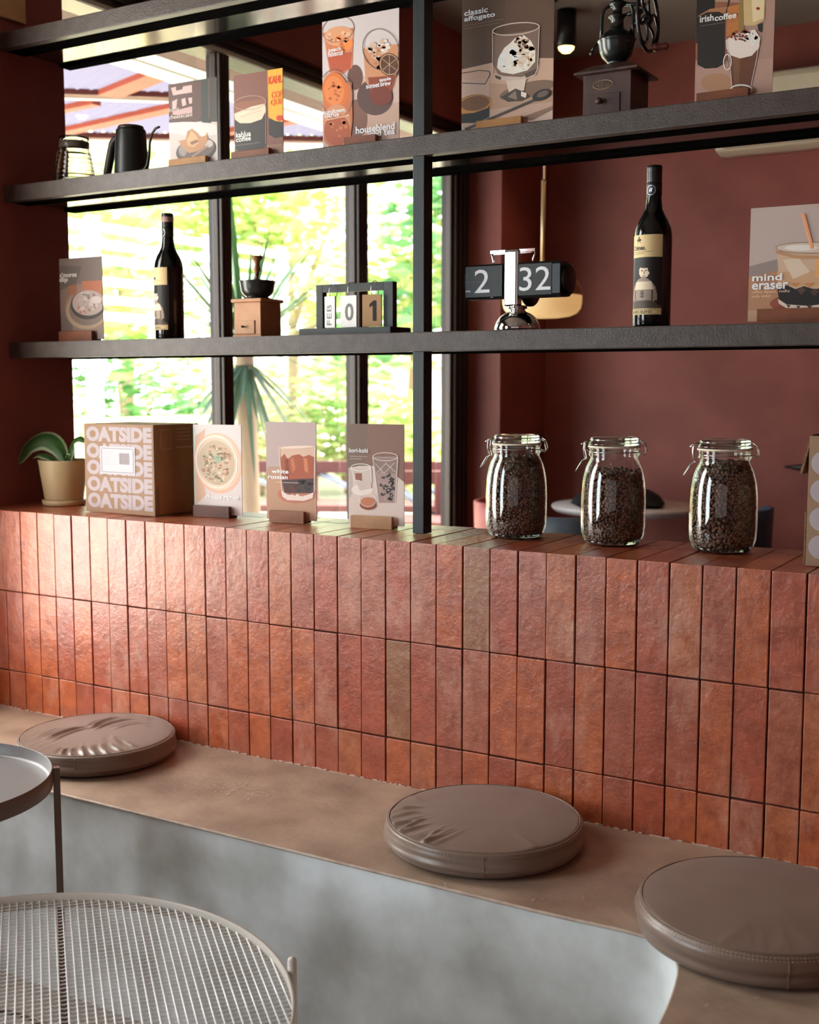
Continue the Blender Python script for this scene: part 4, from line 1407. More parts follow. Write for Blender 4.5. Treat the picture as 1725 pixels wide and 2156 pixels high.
mb.lathe([(0.0018, 0), (0.0015, 0.004), (0.0032, 0.006), (0.0030, 0.009), (0, 0.010)], 16, M=Mx)
mb.build('knob', M_iron, dr)
mb = MB()
mb.lathe([(0, 0.0925), (0.036, 0.0925), (0.036, 0.0945), (0.027, 0.097), (0.027, 0.099), (0.034, 0.103), (0.0395, 0.112), (0.0410, 0.122), (0.0430, 0.1345), (0.0440, 0.1365), (0.0420, 0.1370), (0.0380, 0.130), (0.030, 0.120), (0, 0.116)], 44)
mb.tube([(-0.041, 0.0, 0.134), (-0.048, 0, 0.130), (-0.050, 0, 0.120), (-0.045, 0, 0.104), (-0.036, 0, 0.0965)], 0.0025, 8)
mb.build('iron_bowl', M_iron, gr)
mb = MB()
mb.lathe([(0.004, 0.112), (0.004, 0.137), (0.012, 0.1385), (0.012, 0.141), (0.0035, 0.142), (0.0035, 0.150), (0.006, 0.152), (0.004, 0.156), (0.0055, 0.160)], 20)
mb.build('shaft', mat('copper_brown_metal', '#5e3a2c', 0.35, metal=0.6), gr)
mb = MB()
mb.lathe([(0.0055, 0.158), (0.0085, 0.163), (0.0075, 0.170), (0.0060, 0.176), (0.0075, 0.183), (0.0125, 0.190), (0.0145, 0.1935), (0.0135, 0.1965), (0, 0.1975)], 24)
mb.build('knob', mat('turned_oak', '#8e5d2f', 0.4, var=0.6, vscale=60), gr)

# ------------------------------------------------------------------ large wheel grinder on the upper shelf
M_dwood = mat('dark_stained_walnut', '#4e332a', 0.45, var=0.8, vscale=22, vcol='#3a241e', bump=0.1)
M_irong = mat('dark_green_black_iron', '#1a1d1a', 0.25, spec=0.8, var=0.3, vscale=10)
wg = thing('wheel_coffee_grinder', 'antique iron coffee grinder with spoked flywheel on a dark wooden box', 'coffee grinder', (1.592, 0.215, UZ))
mb = MB()
mb.box(-0.050, 0.050, -0.050, 0.050, 0.0, 0.086, bev=0.0012)
mb.build('body', M_dwood, wg)
mb = MB()
v = [(-0.066, -0.062, 0.086), (0.066, -0.062, 0.086), (0.066, 0.062, 0.086), (-0.066, 0.062, 0.086), (-0.066, -0.062, 0.090), (0.066, -0.062, 0.090), (0.066, 0.062, 0.090), (-0.066, 0.062, 0.090),
     (-0.038, -0.036, 0.106), (0.038, -0.036, 0.106), (0.038, 0.036, 0.106), (-0.038, 0.036, 0.106)]
mb._add(v, [(3, 2, 1, 0), (0, 1, 5, 4), (1, 2, 6, 5), (2, 3, 7, 6), (3, 0, 4, 7), (4, 5, 9, 8), (5, 6, 10, 9), (6, 7, 11, 10), (7, 4, 8, 11), (8, 9, 10, 11)])
mb.build('roof_board', M_dwood, wg)
mb = MB()
mb.box(-0.040, 0.028, -0.0525, -0.0500, 0.006, 0.046, bev=0.001)
dr = mb.build('drawer', M_dwood, wg)
mb = MB()
Mx = Matrix.Translation((-0.012, -0.0525, 0.031)) @ Matrix.Rotation(R(90), 4, 'X')
mb.lathe([(0.003, 0), (0.0025, 0.004), (0.0065, 0.007), (0.007, 0.011), (0.004, 0.014), (0, 0.0145)], 20, M=Mx)
mb.build('knob', M_dwood, dr)
mb = MB()
ring = [(0.0205 * math.cos(a), 0.0085 * math.sin(a)) for a in [2 * PI * k / 32 for k in range(32)]]
mb.tube([(x - 0.008, -0.0505, 0.064 + z) for x, z in ring], 0.0007, 5, closed=True)
for k in range(7):
    xx = -0.0210 + k * 0.0042
    hh = 0.0036 if k % 2 else 0.0024
    mb.tube([(xx, -0.0505, 0.064 - hh), (xx + 0.0014, -0.0505, 0.064), (xx, -0.0505, 0.064 + hh)], 0.0006, 5)
mb.build('oval_emblem', mat('brass_emblem', '#a98e5e', 0.4, metal=0.5), wg)
mb = MB()
mb.lathe([(0, 0.104), (0.022, 0.104), (0.024, 0.109), (0.0150, 0.113), (0.020, 0.117), (0.029, 0.126), (0.0345, 0.138), (0.0365, 0.150), (0.0380, 0.1555), (0.0400, 0.158), (0.0370, 0.160), (0.030, 0.170), (0.018, 0.178), (0.0135, 0.184),
          (0.0125, 0.200), (0.018, 0.203), (0.018, 0.206), (0.010, 0.209), (0.0095, 0.222), (0.016, 0.225), (0.016, 0.232), (0.008, 0.235), (0.005, 0.25), (0.009, 0.254), (0.006, 0.262), (0.0045, 0.268), (0.0075, 0.274), (0, 0.280)], 44)
mb.tube([(-0.040, -0.006, 0.157), (-0.047, -0.006, 0.150), (-0.051, -0.006, 0.143)], 0.0024, 8)
mb.lathe([(0, -0.005), (0.0045, -0.003), (0.005, 0), (0.003, 0.004), (0, 0.005)], 12, c=(-0.051, -0.006, 0.140))
mb.build('iron_hopper', M_irong, wg)
mb = MB()
for s in (-1, 1):
    mb.tube([(s * 0.034, 0, 0.160), (s * 0.033, 0, 0.185), (s * 0.0325, 0, 0.212), (s * 0.028, 0, 0.224), (s * 0.014, 0, 0.229)], 0.0036, 8)
mb.tube([(0.010, 0.0, 0.226), (0.030, 0.0, 0.224), (0.058, 0.0, 0.219)], 0.0038, 8)
mb.tube([(0.012, 0.0, 0.204), (0.030, 0.002, 0.208), (0.052, 0.002, 0.208)], 0.0042, 8)
mb.tube([(0.026, 0.004, 0.170), (0.040, 0.002, 0.190), (0.050, 0.0, 0.212)], 0.0038, 8)
mb.build('yoke', M_irong, wg)
wc = Vector((0.064, 0.0, 0.190))
mb = MB()


def wp(r_, a):
    return (wc.x, wc.y + r_ * math.cos(a), wc.z + r_ * math.sin(a))


mb.tube([wp(0.060, 2 * PI * k / 48) for k in range(48)], 0.0038, 8, closed=True)
for k in range(6):
    a = 2 * PI * k / 6
    mb.tube([wp(0.008 + 0.050 * t, a + 0.9 * math.sin(PI * t) * 0.55) for t in [q / 8 for q in range(9)]], [0.0036, 0.0034, 0.003, 0.003, 0.003, 0.003, 0.0032, 0.0038, 0.004], 8)
Mx = Matrix.Translation(wc) @ Matrix.Rotation(R(90), 4, 'Y')
mb.lathe([(0, -0.012), (0.007, -0.012), (0.011, -0.005), (0.011, 0.005), (0.006, 0.009), (0, 0.010)], 20, M=Mx)
mb.build('flywheel', M_irong, wg)
mb = MB()
Mx = Matrix.Translation(wp(0.054, R(-72))) @ Matrix.Rotation(R(90), 4, 'Y')
mb.lathe([(0.003, -0.010), (0.0035, 0.004), (0.0075, 0.008), (0.0085, 0.016), (0.006, 0.026), (0.0075, 0.034), (0.004, 0.038), (0, 0.039)], 20, M=Mx)
mb.build('crank_knob', mat('red_brown_turned_wood', '#6e3528', 0.3), wg)

# ------------------------------------------------------------------ kettle and carafe
M_kettle = mat('matt_black_enamel', '#1b1c1b', 0.38)
kt = thing('gooseneck_kettle', 'matt black gooseneck kettle on the upper shelf beside glass carafe', 'kettle', (0.262, 0.230, UZ), R(-12))
mb = MB()
mb.lathe([(0, 0), (0.043, 0), (0.0455, 0.004), (0.0455, 0.010), (0.0405, 0.090), (0.0385, 0.124), (0.0372, 0.127), (0, 0.127)], 48)
mb.build('kettle_body', M_kettle, kt)
mb = MB()
mb.lathe([(0, 0.127), (0.0335, 0.127), (0.034, 0.131), (0.032, 0.136), (0.010, 0.139), (0.008, 0.1395), (0, 0.1395)], 44)
mb.build('lid', mat('brown_black_lid', '#3a2a24', 0.4), kt)
mb = MB()
mb.tube([(-0.036, 0.0, 0.112), (-0.052, 0.0, 0.117), (-0.070, 0.0, 0.117), (-0.084, 0.0, 0.104), (-0.096, 0.0, 0.072), (-0.110, 0.0, 0.036), (-0.121, 0.0, 0.012)],
        [0.004, 0.005, 0.008, 0.0105, 0.0115, 0.011, 0.0085], 12)
mb.build('handle', mat('dark_brown_grip', '#2d2320', 0.4), kt)
mb = MB()
mb.tube([(0.040, 0, 0.018), (0.056, 0, 0.018), (0.070, 0, 0.030), (0.078, 0, 0.055), (0.082, 0, 0.085), (0.093, 0, 0.106), (0.108, 0, 0.116), (0.124, 0, 0.1175)],
        [0.008, 0.0065, 0.0048, 0.0038, 0.0034, 0.0032, 0.0032, 0.0028], 12)
mb.build('spout', M_kettle, kt)

M_carafe = mat('ribbed_clear_glass', '#f3eee6', 0.03, trans=1.0, ior=1.45)
ca = thing('glass_carafe', 'clear ribbed glass carafe at the left end of the upper shelf', 'carafe', (0.052, 0.235, UZ))
mb = MB()
prof = [(0, 0.0015), (0.050, 0.0), (0.056, 0.004)]
for k in range(7):
    z_ = 0.008 + k * 0.012
    r_ = 0.0565 - 0.0021 * k
    prof += [(r_, z_), (r_ + 0.0016, z_ + 0.004), (r_ + 0.0012, z_ + 0.008)]
prof += [(0.0400, 0.094), (0.0375, 0.100), (0.0370, 0.118), (0.0395, 0.124), (0.0395, 0.130), (0.0370, 0.131), (0.0350, 0.118), (0.0350, 0.100), (0.0375, 0.092), (0.0520, 0.010), (0.047, 0.006), (0, 0.006)]
mb.lathe(prof, 48)
mb.build('carafe_body', M_carafe, ca)
mb = MB()
mb.lathe([(0.0378, 0.1005), (0.0398, 0.101), (0.0398, 0.1175), (0.0378, 0.118)], 40)
mb.build('neck_collar', mat('smoked_collar', '#5f564f', 0.25), ca)

# ------------------------------------------------------------------ potted plant
M_pot = mat('cream_glazed_pot', '#c9b48a', 0.4, var=0.5, vscale=14)
pp = thing('potted_plant', 'cream flower pot with one arching variegated leaf, in the left wall corner', 'potted plant', (0.028, 0.185, 0.0))
mb = MB()
mb.lathe([(0, 0), (0.054, 0), (0.058, 0.003), (0.0595, 0.014), (0.0575, 0.0155), (0.052, 0.0150), (0, 0.0135)], 48)
mb.build('saucer', M_pot, pp)
mb = MB()
mb.lathe([(0, 0.0145), (0.0505, 0.0145), (0.0525, 0.020), (0.066, 0.118), (0.0672, 0.1215), (0.066, 0.124), (0.0625, 0.122), (0.061, 0.112), (0, 0.111)], 48)
pot = mb.build('pot', M_pot, pp)
mb = MB()
mb.lathe([(0, 0.1135), (0.030, 0.1145), (0.0615, 0.1120)], 30)
mb.build('soil', mat('potting_soil', '#2a1d16', 0.95, bump=0.6, bscale=120), pp)
M_leaf = leaf_mat('deep_green_leaf', '#3f6b35', '#4f7d3f', 0.25)
M_leafpale = leaf_mat('pale_green_leaf_stripe', '#b9cfa6', '#a7c490', 0.25)


def arch_leaf(mb_, path, width, up=(0, 0, 1), pale=True, droop=0.35, n=14):
    P_ = [Vector(p) for p in path]

    def at(t):
        s = t * (len(P_) - 1)
        i = min(int(s), len(P_) - 2)
        f = s - i
        a, b_, c_, d_ = P_[max(i - 1, 0)], P_[i], P_[i + 1], P_[min(i + 2, len(P_) - 1)]
        return 0.5 * ((2 * b_) + (c_ - a) * f + (2 * a - 5 * b_ + 4 * c_ - d_) * f * f + (3 * b_ - a - 3 * c_ + d_) * f ** 3)
    rows = []
    for k in range(n + 1):
        t = k / n
        p = at(t)
        tg = (at(min(1, t + 0.02)) - at(max(0, t - 0.02))).normalized()
        side = tg.cross(Vector(up)).normalized()
        nr = side.cross(tg).normalized()
        w_ = width * (math.sin(PI * min(1, t * 0.96 + 0.04)) ** 0.75)
        rows.append([mb_.bm.verts.new(p + side * (w_ * f) - nr * (abs(f) ** 1.5 * w_ * droop)) for f in (-1, -0.72, -0.35, 0, 0.35, 0.72, 1)])
    for a, b_ in zip(rows[:-1], rows[1:]):
        for j in range(6):
            fc = mb_.bm.faces.new([a[j], a[j + 1], b_[j + 1], b_[j]])
            fc.material_index = 1 if pale and j in (0, 5) else 0
            fc.smooth = True


mb = MB()
arch_leaf(mb, [(0.020, -0.01, 0.116), (-0.010, -0.012, 0.160), (-0.048, -0.022, 0.180), (-0.090, -0.040, 0.160), (-0.118, -0.052, 0.108)], 0.030, up=(0.3, -0.8, 0.6))
mb.build('leaf', [M_leaf, M_leafpale], pp)
mb = MB()
arch_leaf(mb, [(0.022, 0.0, 0.116), (0.018, 0.010, 0.150), (0.030, 0.01, 0.176), (0.052, 0.012, 0.182), (0.072, 0.016, 0.170)], 0.016, up=(0, -0.6, 0.7))
mb.build('leaf', [M_leaf, M_leafpale], pp)
mb = MB()
arch_leaf(mb, [(0.01, -0.02, 0.116), (-0.012, -0.035, 0.132), (-0.040, -0.045, 0.140), (-0.060, -0.052, 0.128)], 0.014, up=(0, -0.4, 0.9))
arch_leaf(mb, [(0.030, -0.02, 0.116), (0.046, -0.032, 0.134), (0.058, -0.036, 0.148), (0.070, -0.038, 0.140)], 0.010, up=(0, -0.4, 0.9))
mb.build('leaf', [M_leaf, M_leafpale], pp)
mb = MB()
mb.tube([(0.020, -0.01, 0.112), (0.010, -0.011, 0.14), (-0.010, -0.012, 0.160)], 0.0022, 6)
mb.tube([(0.022, 0.0, 0.112), (0.018, 0.010, 0.150)], 0.0018, 6)
mb.build('stalk', M_leaf, pp)

# ------------------------------------------------------------------ printed oat drink carton
M_card = mat('corrugated_cardboard', '#94755c', 0.75, var=0.5, vscale=18, vcol='#886a52', bump=0.08, bscale=200)
M_cardd = mat('cardboard_side', '#a2784f', 0.75, var=0.5, vscale=18, vcol='#946b45', bump=0.08, bscale=200)
M_wink = mat('pale_lilac_print', '#a99c9f', 0.7, var=0.2)
bx = thing('cardboard_box', 'small cardboard carton printed with rows of OATSIDE, beside the pot', 'cardboard box', (0.331, 0.0855, 0.0), R(-1.5))
W2 = 0.1225
mb = MB()
mb.box(-W2, W2, 0.0, 0.165, 0.0005, 0.228, bev=0.0022, seg=2)
carton = mb.build('carton', M_card, bx)
mb = MB()
# outer flaps folded on the right-hand end: pairs with open seams
mb.box(W2, W2 + 0.0022, 0.004, 0.161, 0.152, 0.2265, bev=0.0006)
mb.box(W2, W2 + 0.0022, 0.012, 0.161, 0.004, 0.078, bev=0.0006)
mb.box(W2, W2 + 0.0011, 0.003, 0.073, 0.078, 0.152)
mb.box(W2, W2 + 0.0011, 0.075, 0.162, 0.078, 0.152)
mb.build('flap', M_cardd, carton)
M_faint = mat('faint_print', '#c4a07a', 0.7)
mb = MB()
for k in range(4):
    ya = 0.026
    mb.box(W2 + 0.0022, W2 + 0.0025, 0.078, 0.130, 0.215 - k * 0.009, 0.217 - k * 0.009)
for a, b_, c_, d_ in ((0.022, 0.060, 0.214, 0.2155), (0.022, 0.060, 0.166, 0.1675), (0.022, 0.0235, 0.166, 0.2155), (0.0585, 0.060, 0.166, 0.2155), (0.078, 0.148, 0.168, 0.171)):
    mb.box(W2 + 0.0022, W2 + 0.0025, a, b_, c_, d_)
mb.build('side_print', M_faint, carton)
for k in range(5):
    z1 = 0.221 - k * 0.0425
    mt_ = MB()
    text_into(mt_, 'OATSIDE', -W2 + 0.009, z1 - 0.0385, W2 - 0.006, z1, lambda u, v: (u, -0.0004, v), 0, bold=0.06)
    mt_.build('lettering', M_wink, carton, normals=False)
mb = MB()
mb.box(-0.064, 0.059, -0.0014, -0.0006, 0.101, 0.171, mi=0)
for a, b_, c_, d_ in ((-0.059, 0.054, 0.1655, 0.1668), (-0.059, 0.054, 0.1055, 0.1068), (-0.059, -0.0575, 0.108, 0.164), (0.0525, 0.054, 0.108, 0.164)):
    mb.box(a, b_, -0.0017, -0.0013, c_, d_, mi=1)
rr = random.Random(4)
xx = 0.004
while xx < 0.040:
    w_ = rr.choice([0.0008, 0.0014, 0.002])
    mb.box(xx, xx + w_, -0.0017, -0.0013, 0.127, 0.155, mi=2)
    xx += w_ + rr.choice([0.0008, 0.0013])
for k in range(6):
    mb.box(-0.053, -0.053 + rr.uniform(0.020, 0.045), -0.0017, -0.0013, 0.156 - k * 0.006, 0.1568 - k * 0.006, mi=3)
mb.build('shipping_label', [mat('white_label', '#b7b3b8', 0.6), mat('label_border', '#6e6a6c', 0.6), mat('barcode_ink', '#8f7f80', 0.6), mat('faint_label_text', '#9c969b', 0.6)], carton)

# ------------------------------------------------------------------ opened box with white circles at the right edge
b2 = thing('cardboard_box', 'opened kraft box with white printed circles, at the right edge of the brick top', 'cardboard box', (2.022, 0.086, 0.0), R(-3))
mb = MB()
t = 0.004
mb.box(0, 0.30, 0.0, t, 0.0005, 0.236, bev=0.0008)
mb.box(0, t, t, 0.165, 0.0005, 0.236)
mb.box(0.30 - t, 0.30, t, 0.165, 0.0005, 0.236)
mb.box(0, 0.30, 0.165 - t, 0.165, 0.0005, 0.236)
mb.box(t, 0.30 - t, t, 0.165 - t, 0.0005, t)
cb = mb.build('carton', M_card, b2)
mb = MB()
mb.prism([(0.000, 0.237), (0.004, 0.238), (-0.012, 0.166), (-0.0165, 0.168)], 'y', 0.004, 0.150)
mb.prism([(-0.0045, 0.098), (-0.0015, 0.098), (-0.0015, 0.004), (-0.0045, 0.004)], 'y', 0.002, 0.12)
mb.build('flap', mat('corrugated_edge', '#8a6543', 0.8, var=0.9, vscale=220, vcol='#4d3522'), cb)
for k in range(4):
    for q in range(3):
        mb = MB()
        cx, cz = 0.026 + q * 0.056, 0.036 + k * 0.0505
        ps = [(cx + 0.0215 * math.cos(a), -0.0004, cz + 0.0215 * math.sin(a)) for a in [2 * PI * s / 32 for s in range(32)]]
        mb._add(ps, [tuple(range(32))])
        mb.build('printed_circle', M_wink, cb, normals=False)

# ------------------------------------------------------------------ round leather seat cushions
M_leather = mat('taupe_leather', '#796355', 0.33, spec=0.6, bump=0.10, bscale=500, var=0.35, vscale=6, vcol='#6b5649', sheen=0.1)
M_stitch = mat('beige_thread', '#b9a593', 0.7)


def cushion(label, loc, Rc, h, wr_amp, wr_ang, wr_span, seed, seam_a, creases=()):
    root = thing('seat_cushion', label, 'cushion', loc, 0, 'round leather cushions on the bench')
    rr = random.Random(seed)
    # wrinkle set: radial creases gathered at the top seam
    wr = []
    for _ in range(16):
        wr.append((R(wr_ang) + rr.gauss(0, 1) * wr_span, rr.uniform(0.018, 0.045), rr.uniform(0.25, 1.0) * wr_amp, rr.uniform(0.25, 0.6), rr.uniform(-0.5, 0.5)))
    na, nr_ = 260, 64
    mb_ = MB()
    rt = Rc * 0.945      # seam radius on top

    def disp(r, a):
        z = 0.0
        q = r / rt
        for a0, wd, am, ln, sk in wr:
            da = (a - a0 - sk * (1 - q) + PI) % (2 * PI) - PI
            f = math.exp(-(da / (wd * (0.6 + 0.8 * q))) ** 2)
            g_ = max(0.0, 1 - abs(q - 0.86) / ln) ** 1.2 if q < 0.99 else 0
            z += am * f * g_
        px_, py_ = r * math.cos(a), r * math.sin(a)
        for (xa, ya), (xb, yb), am, wd in creases:
            L_ = math.hypot(xb - xa, yb - ya)
            ux, uy = (xb - xa) / L_, (yb - ya) / L_
            t_ = (px_ - xa) * ux + (py_ - ya) * uy
            d_ = (px_ - xa) * -uy + (py_ - ya) * ux - 0.08 * L_ * math.sin(PI * max(0, min(1, t_ / L_)))
            e_ = max(0.0, min(1.0, t_ / L_ * 4 + 0.15, (1 - t_ / L_) * 3 + 0.1))
            if -0.05 * L_ < t_ < 1.05 * L_:
                z += am * e_ * (math.exp(-(d_ / wd) ** 2) - 0.7 * math.exp(-((d_ - wd * 1.6) / (wd * 1.3)) ** 2))
        z -= 0.55 * wr_amp * max(0, 1 - abs(q - 0.9) / 0.3) * math.exp(-(((a - R(wr_ang) + PI) % (2 * PI) - PI) / 0.8) ** 2)
        z += 0.0012 * mnoise.noise(Vector((r * 14 * math.cos(a), r * 14 * math.sin(a), seed)))
        return z
    prof = []
    for k in range(nr_ + 1):
        q = k / nr_
        r = rt * q
        prof.append((r, h - 0.0085 + 0.0095 * (1 - q ** 2.4) ** 0.8, 1))
    # seam groove then side bulge
    prof += [(rt + 0.0010, h - 0.0105, 0), (rt + 0.0030, h - 0.0088, 0)]
    for k in range(1, 15):
        t_ = k / 14
        prof.append((rt + 0.0035 + (Rc - rt - 0.0035) * math.sin(PI * t_) ** 0.7 + 0.002 * math.sin(t_ * 9 + seed), h - 0.010 - (h - 0.018) * t_, 2))
    prof += [(rt + 0.0010, 0.0075, 0), (rt - 0.002, 0.0060, 0), (rt * 0.93, 0.0005, 0), (0.0, 0.0, 0)]
    rows = []
    for r, z, kd in prof:
        if r < 1e-6:
            v_ = mb_.bm.verts.new((0, 0, z))
            rows.append([v_] * na)
            continue
        row = []
        for k in range(na):
            a = 2 * PI * k / na
            zz = z + (disp(r, a) if kd == 1 else 0)
            r_ = r
            if kd == 2:
                r_ += 0.0011 * math.sin(z * 420 + 1.3 * math.sin(a * 2 + seed)) * (0.5 + 0.5 * math.cos(a - R(wr_ang) - 0.5))
            row.append(mb_.bm.verts.new((r_ * math.cos(a), r_ * math.sin(a), zz)))
        rows.append(row)
    for a_, b_ in zip(rows[:-1], rows[1:]):
        for k in range(na):
            q = []
            for v_ in (a_[k], a_[(k + 1) % na], b_[(k + 1) % na], b_[k]):
                if v_ not in q:
                    q.append(v_)
            if len(q) > 2:
                fc = mb_.bm.faces.new(q)
                fc.smooth = True
    cv = mb_.build('cover', M_leather, root)
    mb_ = MB()
    mb_.tube([((rt + 0.0012) * math.cos(a), (rt + 0.0012) * math.sin(a), h - 0.0086) for a in [2 * PI * k / 120 for k in range(120)]], 0.0013, 6, closed=True)
    mb_.tube([((rt + 0.001) * math.cos(a), (rt + 0.001) * math.sin(a), 0.0078) for a in [2 * PI * k / 120 for k in range(120)]], 0.0013, 6, closed=True)
    sa = R(seam_a)
    sp = [(r * math.cos(sa), r * math.sin(sa), z) for r, z, kd in prof if kd == 2]
    mb_.tube([Vector(p) * 1.0 for p in sp], 0.0011, 6)
    mb_.build('seam_piping', M_leather, cv)
    mb_ = MB()
    n_ = 190
    for rad, z_ in ((rt + 0.0052, h - 0.0118), (rt + 0.0075, h - 0.0158), (rt + 0.0052, 0.0125)):
        for k in range(n_):
            a, b_ = 2 * PI * k / n_, 2 * PI * (k + 0.55) / n_
            mb_.tube([(rad * math.cos(a), rad * math.sin(a), z_), (rad * math.cos(b_), rad * math.sin(b_), z_)], 0.00045, 4)
    st = mb_.build('stitching', M_stitch, cv)
    st['kind'] = 'stuff'
    return root


cushion('round taupe leather cushion with deep creases, farthest left on the bench', (0.506, -0.184, SEAT + 0.0006), 0.1805, 0.060, 0.0012, -105, 0.85, 14, -60, creases=[
    ((-0.055, -0.105), (-0.041, 0.012), 0.0050, 0.0060), ((-0.024, -0.115), (-0.024, 0.010), 0.0042, 0.0055),
    ((-0.026, 0.005), (-0.038, 0.118), 0.0055, 0.0060), ((-0.001, -0.010), (0.002, 0.128), 0.0045, 0.0055), ((0.030, 0.02), (0.050, 0.120), 0.0025, 0.006),
    ((0.052, -0.158), (0.034, -0.125), 0.0045, 0.0050), ((0.101, -0.135), (0.056, -0.105), 0.0050, 0.0045), ((0.120, -0.118), (0.069, -0.092), 0.0042, 0.0045),
    ((0.138, -0.100), (0.080, -0.070), 0.0050, 0.0050), ((0.150, -0.072), (0.090, -0.050), 0.0045, 0.0050), ((0.158, -0.035), (0.103, -0.021), 0.0035, 0.0050),
    ((0.076, -0.150), (0.045, -0.120), 0.0045, 0.0045), ((0.130, -0.055), (0.060, -0.010), 0.0025, 0.007), ((-0.080, -0.11), (-0.09, -0.02), 0.003, 0.007)])
cushion('round taupe leather cushion with small creases, middle of the bench', (1.518, -0.199, SEAT + 0.0006), 0.187, 0.060, 0.0050, -112, 0.55, 8, -63)
cushion('round smooth taupe leather cushion on the curved bench corner at right', (2.056, -0.318, SEAT + 0.0006), 0.186, 0.064, 0.0006, -60, 0.5, 5, -62)

# ------------------------------------------------------------------ tray side table
M_taupe = mat('brown_powder_coat', '#6a5347', 0.42, spec=0.4, bump=0.06, bscale=300)
M_tray = mat('grey_beige_tray', '#7c7674', 0.35, var=0.3, vscale=9, bump=0.04)
tt = thing('tray_table', 'small round tray side table with square leg, left of the mesh table', 'side table', (0.626, -0.738, FL))
TZ = -0.40 - FL
mb = MB()
mb.lathe([(0.2285, TZ - 0.034), (0.2300, TZ - 0.033), (0.2300, TZ - 0.001), (0.2292, TZ), (0.2284, TZ), (0.2278, TZ - 0.001)], 96)
mb.build('rim', M_taupe, tt)
mb = MB()
mb.lathe([(0.2278, TZ - 0.0006), (0.2262, TZ - 0.021), (0.2235, TZ - 0.0245), (0.218, TZ - 0.0255), (0, TZ - 0.0255), (0, TZ - 0.028), (0.2270, TZ - 0.028)], 96)
mb.build('tray', M_tray, tt)
for a in (R(48.5), R(168.5), R(288.5)):
    mb = MB()
    Mx = Matrix.Rotation(a, 4, 'Z')
    mb.box(0.2302, 0.2432, -0.0075, 0.0075, 0.0, TZ - 0.002, bev=0.0012, M=Mx)
    mb.build('leg', M_taupe, tt)
mb = MB()
mb.tube([(0.222 * math.cos(a), 0.222 * math.sin(a), 0.006) for a in [2 * PI * k / 72 for k in range(72)]], 0.005, 8, closed=True)
mb.build('foot_ring', M_taupe, tt)

# ------------------------------------------------------------------ mesh coffee table
M_mwire = mat('white_coated_wire', '#efeae6', 0.3, spec=0.8)
M_mrim = mat('pale_taupe_rim', '#c2b8ad', 0.38, spec=0.5)
mt = thing('mesh_table', 'large round wire mesh coffee table in the lower left foreground', 'coffee table', (1.201, -1.064, FL))
MZ = -0.55 - FL
RM = 0.4155
mb = MB()
prof = [(0.0, 0.0), (0.0035, 0.0), (0.0045, -0.002), (0.0045, -0.024), (0.003, -0.026), (0.0, -0.026), (-0.001, -0.024), (-0.001, -0.002)]
mb.lathe([(RM - 0.0045 + u, MZ + v_) for u, v_ in prof] + [(RM - 0.0045, MZ)], 140)
mb.build('rim', M_mrim, mt)
mb = MB()
pitch = 0.0122
wz = MZ - 0.013
ang = R(90 + 48.3)
for fam in (0, 1):
    aa = ang + fam * PI / 2
    d = Vector((math.cos(aa), math.sin(aa), 0))
    n_ = Vector((-d.y, d.x, 0))
    k = -34
    while k <= 34:
        off_ = k * pitch
        hl = math.sqrt(max(0, (RM - 0.004) ** 2 - off_ ** 2))
        if hl > 0.01:
            if fam == 0:
                p0, p1 = n_ * off_ - d * hl, n_ * off_ + d * hl
                mb.tube([(p0.x, p0.y, wz + 0.0011), (p1.x, p1.y, wz + 0.0011)], 0.0014, 6)
            else:
                # crimped cross wires weaving under and over
                pts = []
                ns = int(2 * hl / (pitch / 2))
                for q in range(ns + 1):
                    s_ = -hl + 2 * hl * q / max(1, ns)
                    p = n_ * off_ + d * s_
                    pts.append((p.x, p.y, wz - 0.0006 + 0.0009 * math.cos(PI * s_ / pitch * 2)))
                if len(pts) > 1:
                    mb.tube(pts, 0.0009, 5)
        k += 1
mo = mb.build('wire_mesh', M_mwire, mt)
mo['kind'] = 'stuff'
for a in (R(50.5), R(170.5), R(290.5)):
    mb = MB()
    Mx = Matrix.Rotation(a, 4, 'Z')
    pts = [Mx @ Vector(p) for p in ((RM + 0.0075, 0, MZ + 0.012), (RM + 0.0075, 0, MZ - 0.03), (RM + 0.0075, 0, 0.0))]
    mb.tube(pts, 0.0072, 14)
    mb.lathe([(0.0072, 0), (0.0062, 0.0035), (0.003, 0.0058), (0, 0.0065)], 14, c=tuple(pts[0]))
    mb.build('leg', M_mrim, mt)
for k in range(1):
    mb = MB()
    mb.tube([((RM + 0.0) * math.cos(a), (RM + 0.0) * math.sin(a), 0.008) for a in [2 * PI * q / 90 for q in range(90)]], 0.006, 8, closed=True)
    mb.build('foot_ring', M_mrim, mt)

# ------------------------------------------------------------------ far room: table, chairs, lamp, spotlight, air conditioner
M_top = mat('white_laminate', '#cfc4c2', 0.35)
ft = thing('pedestal_table', 'round white pedestal table in the far room under the pendant lamp', 'table', (0.64, 2.88, FL))
mb = MB()
mb.lathe([(0, 0.745), (0.310, 0.745), (0.326, 0.758), (0.330, 0.768), (0.325, 0.775), (0, 0.775)], 64)
mb.build('tabletop', M_top, ft)
mb = MB()
mb.lathe([(0.0, 0.745), (0.10, 0.745), (0.06, 0.715), (0.038, 0.64), (0.028, 0.45), (0.034, 0.20), (0.08, 0.06), (0.20, 0.015), (0.24, 0.004), (0.24, 0), (0, 0)], 48)
mb.build('pedestal', M_top, ft)

M_blackcloth = mat('black_cloth', '#0d0c0e', 0.75, bump=0.2, bscale=60)
mb = MB()
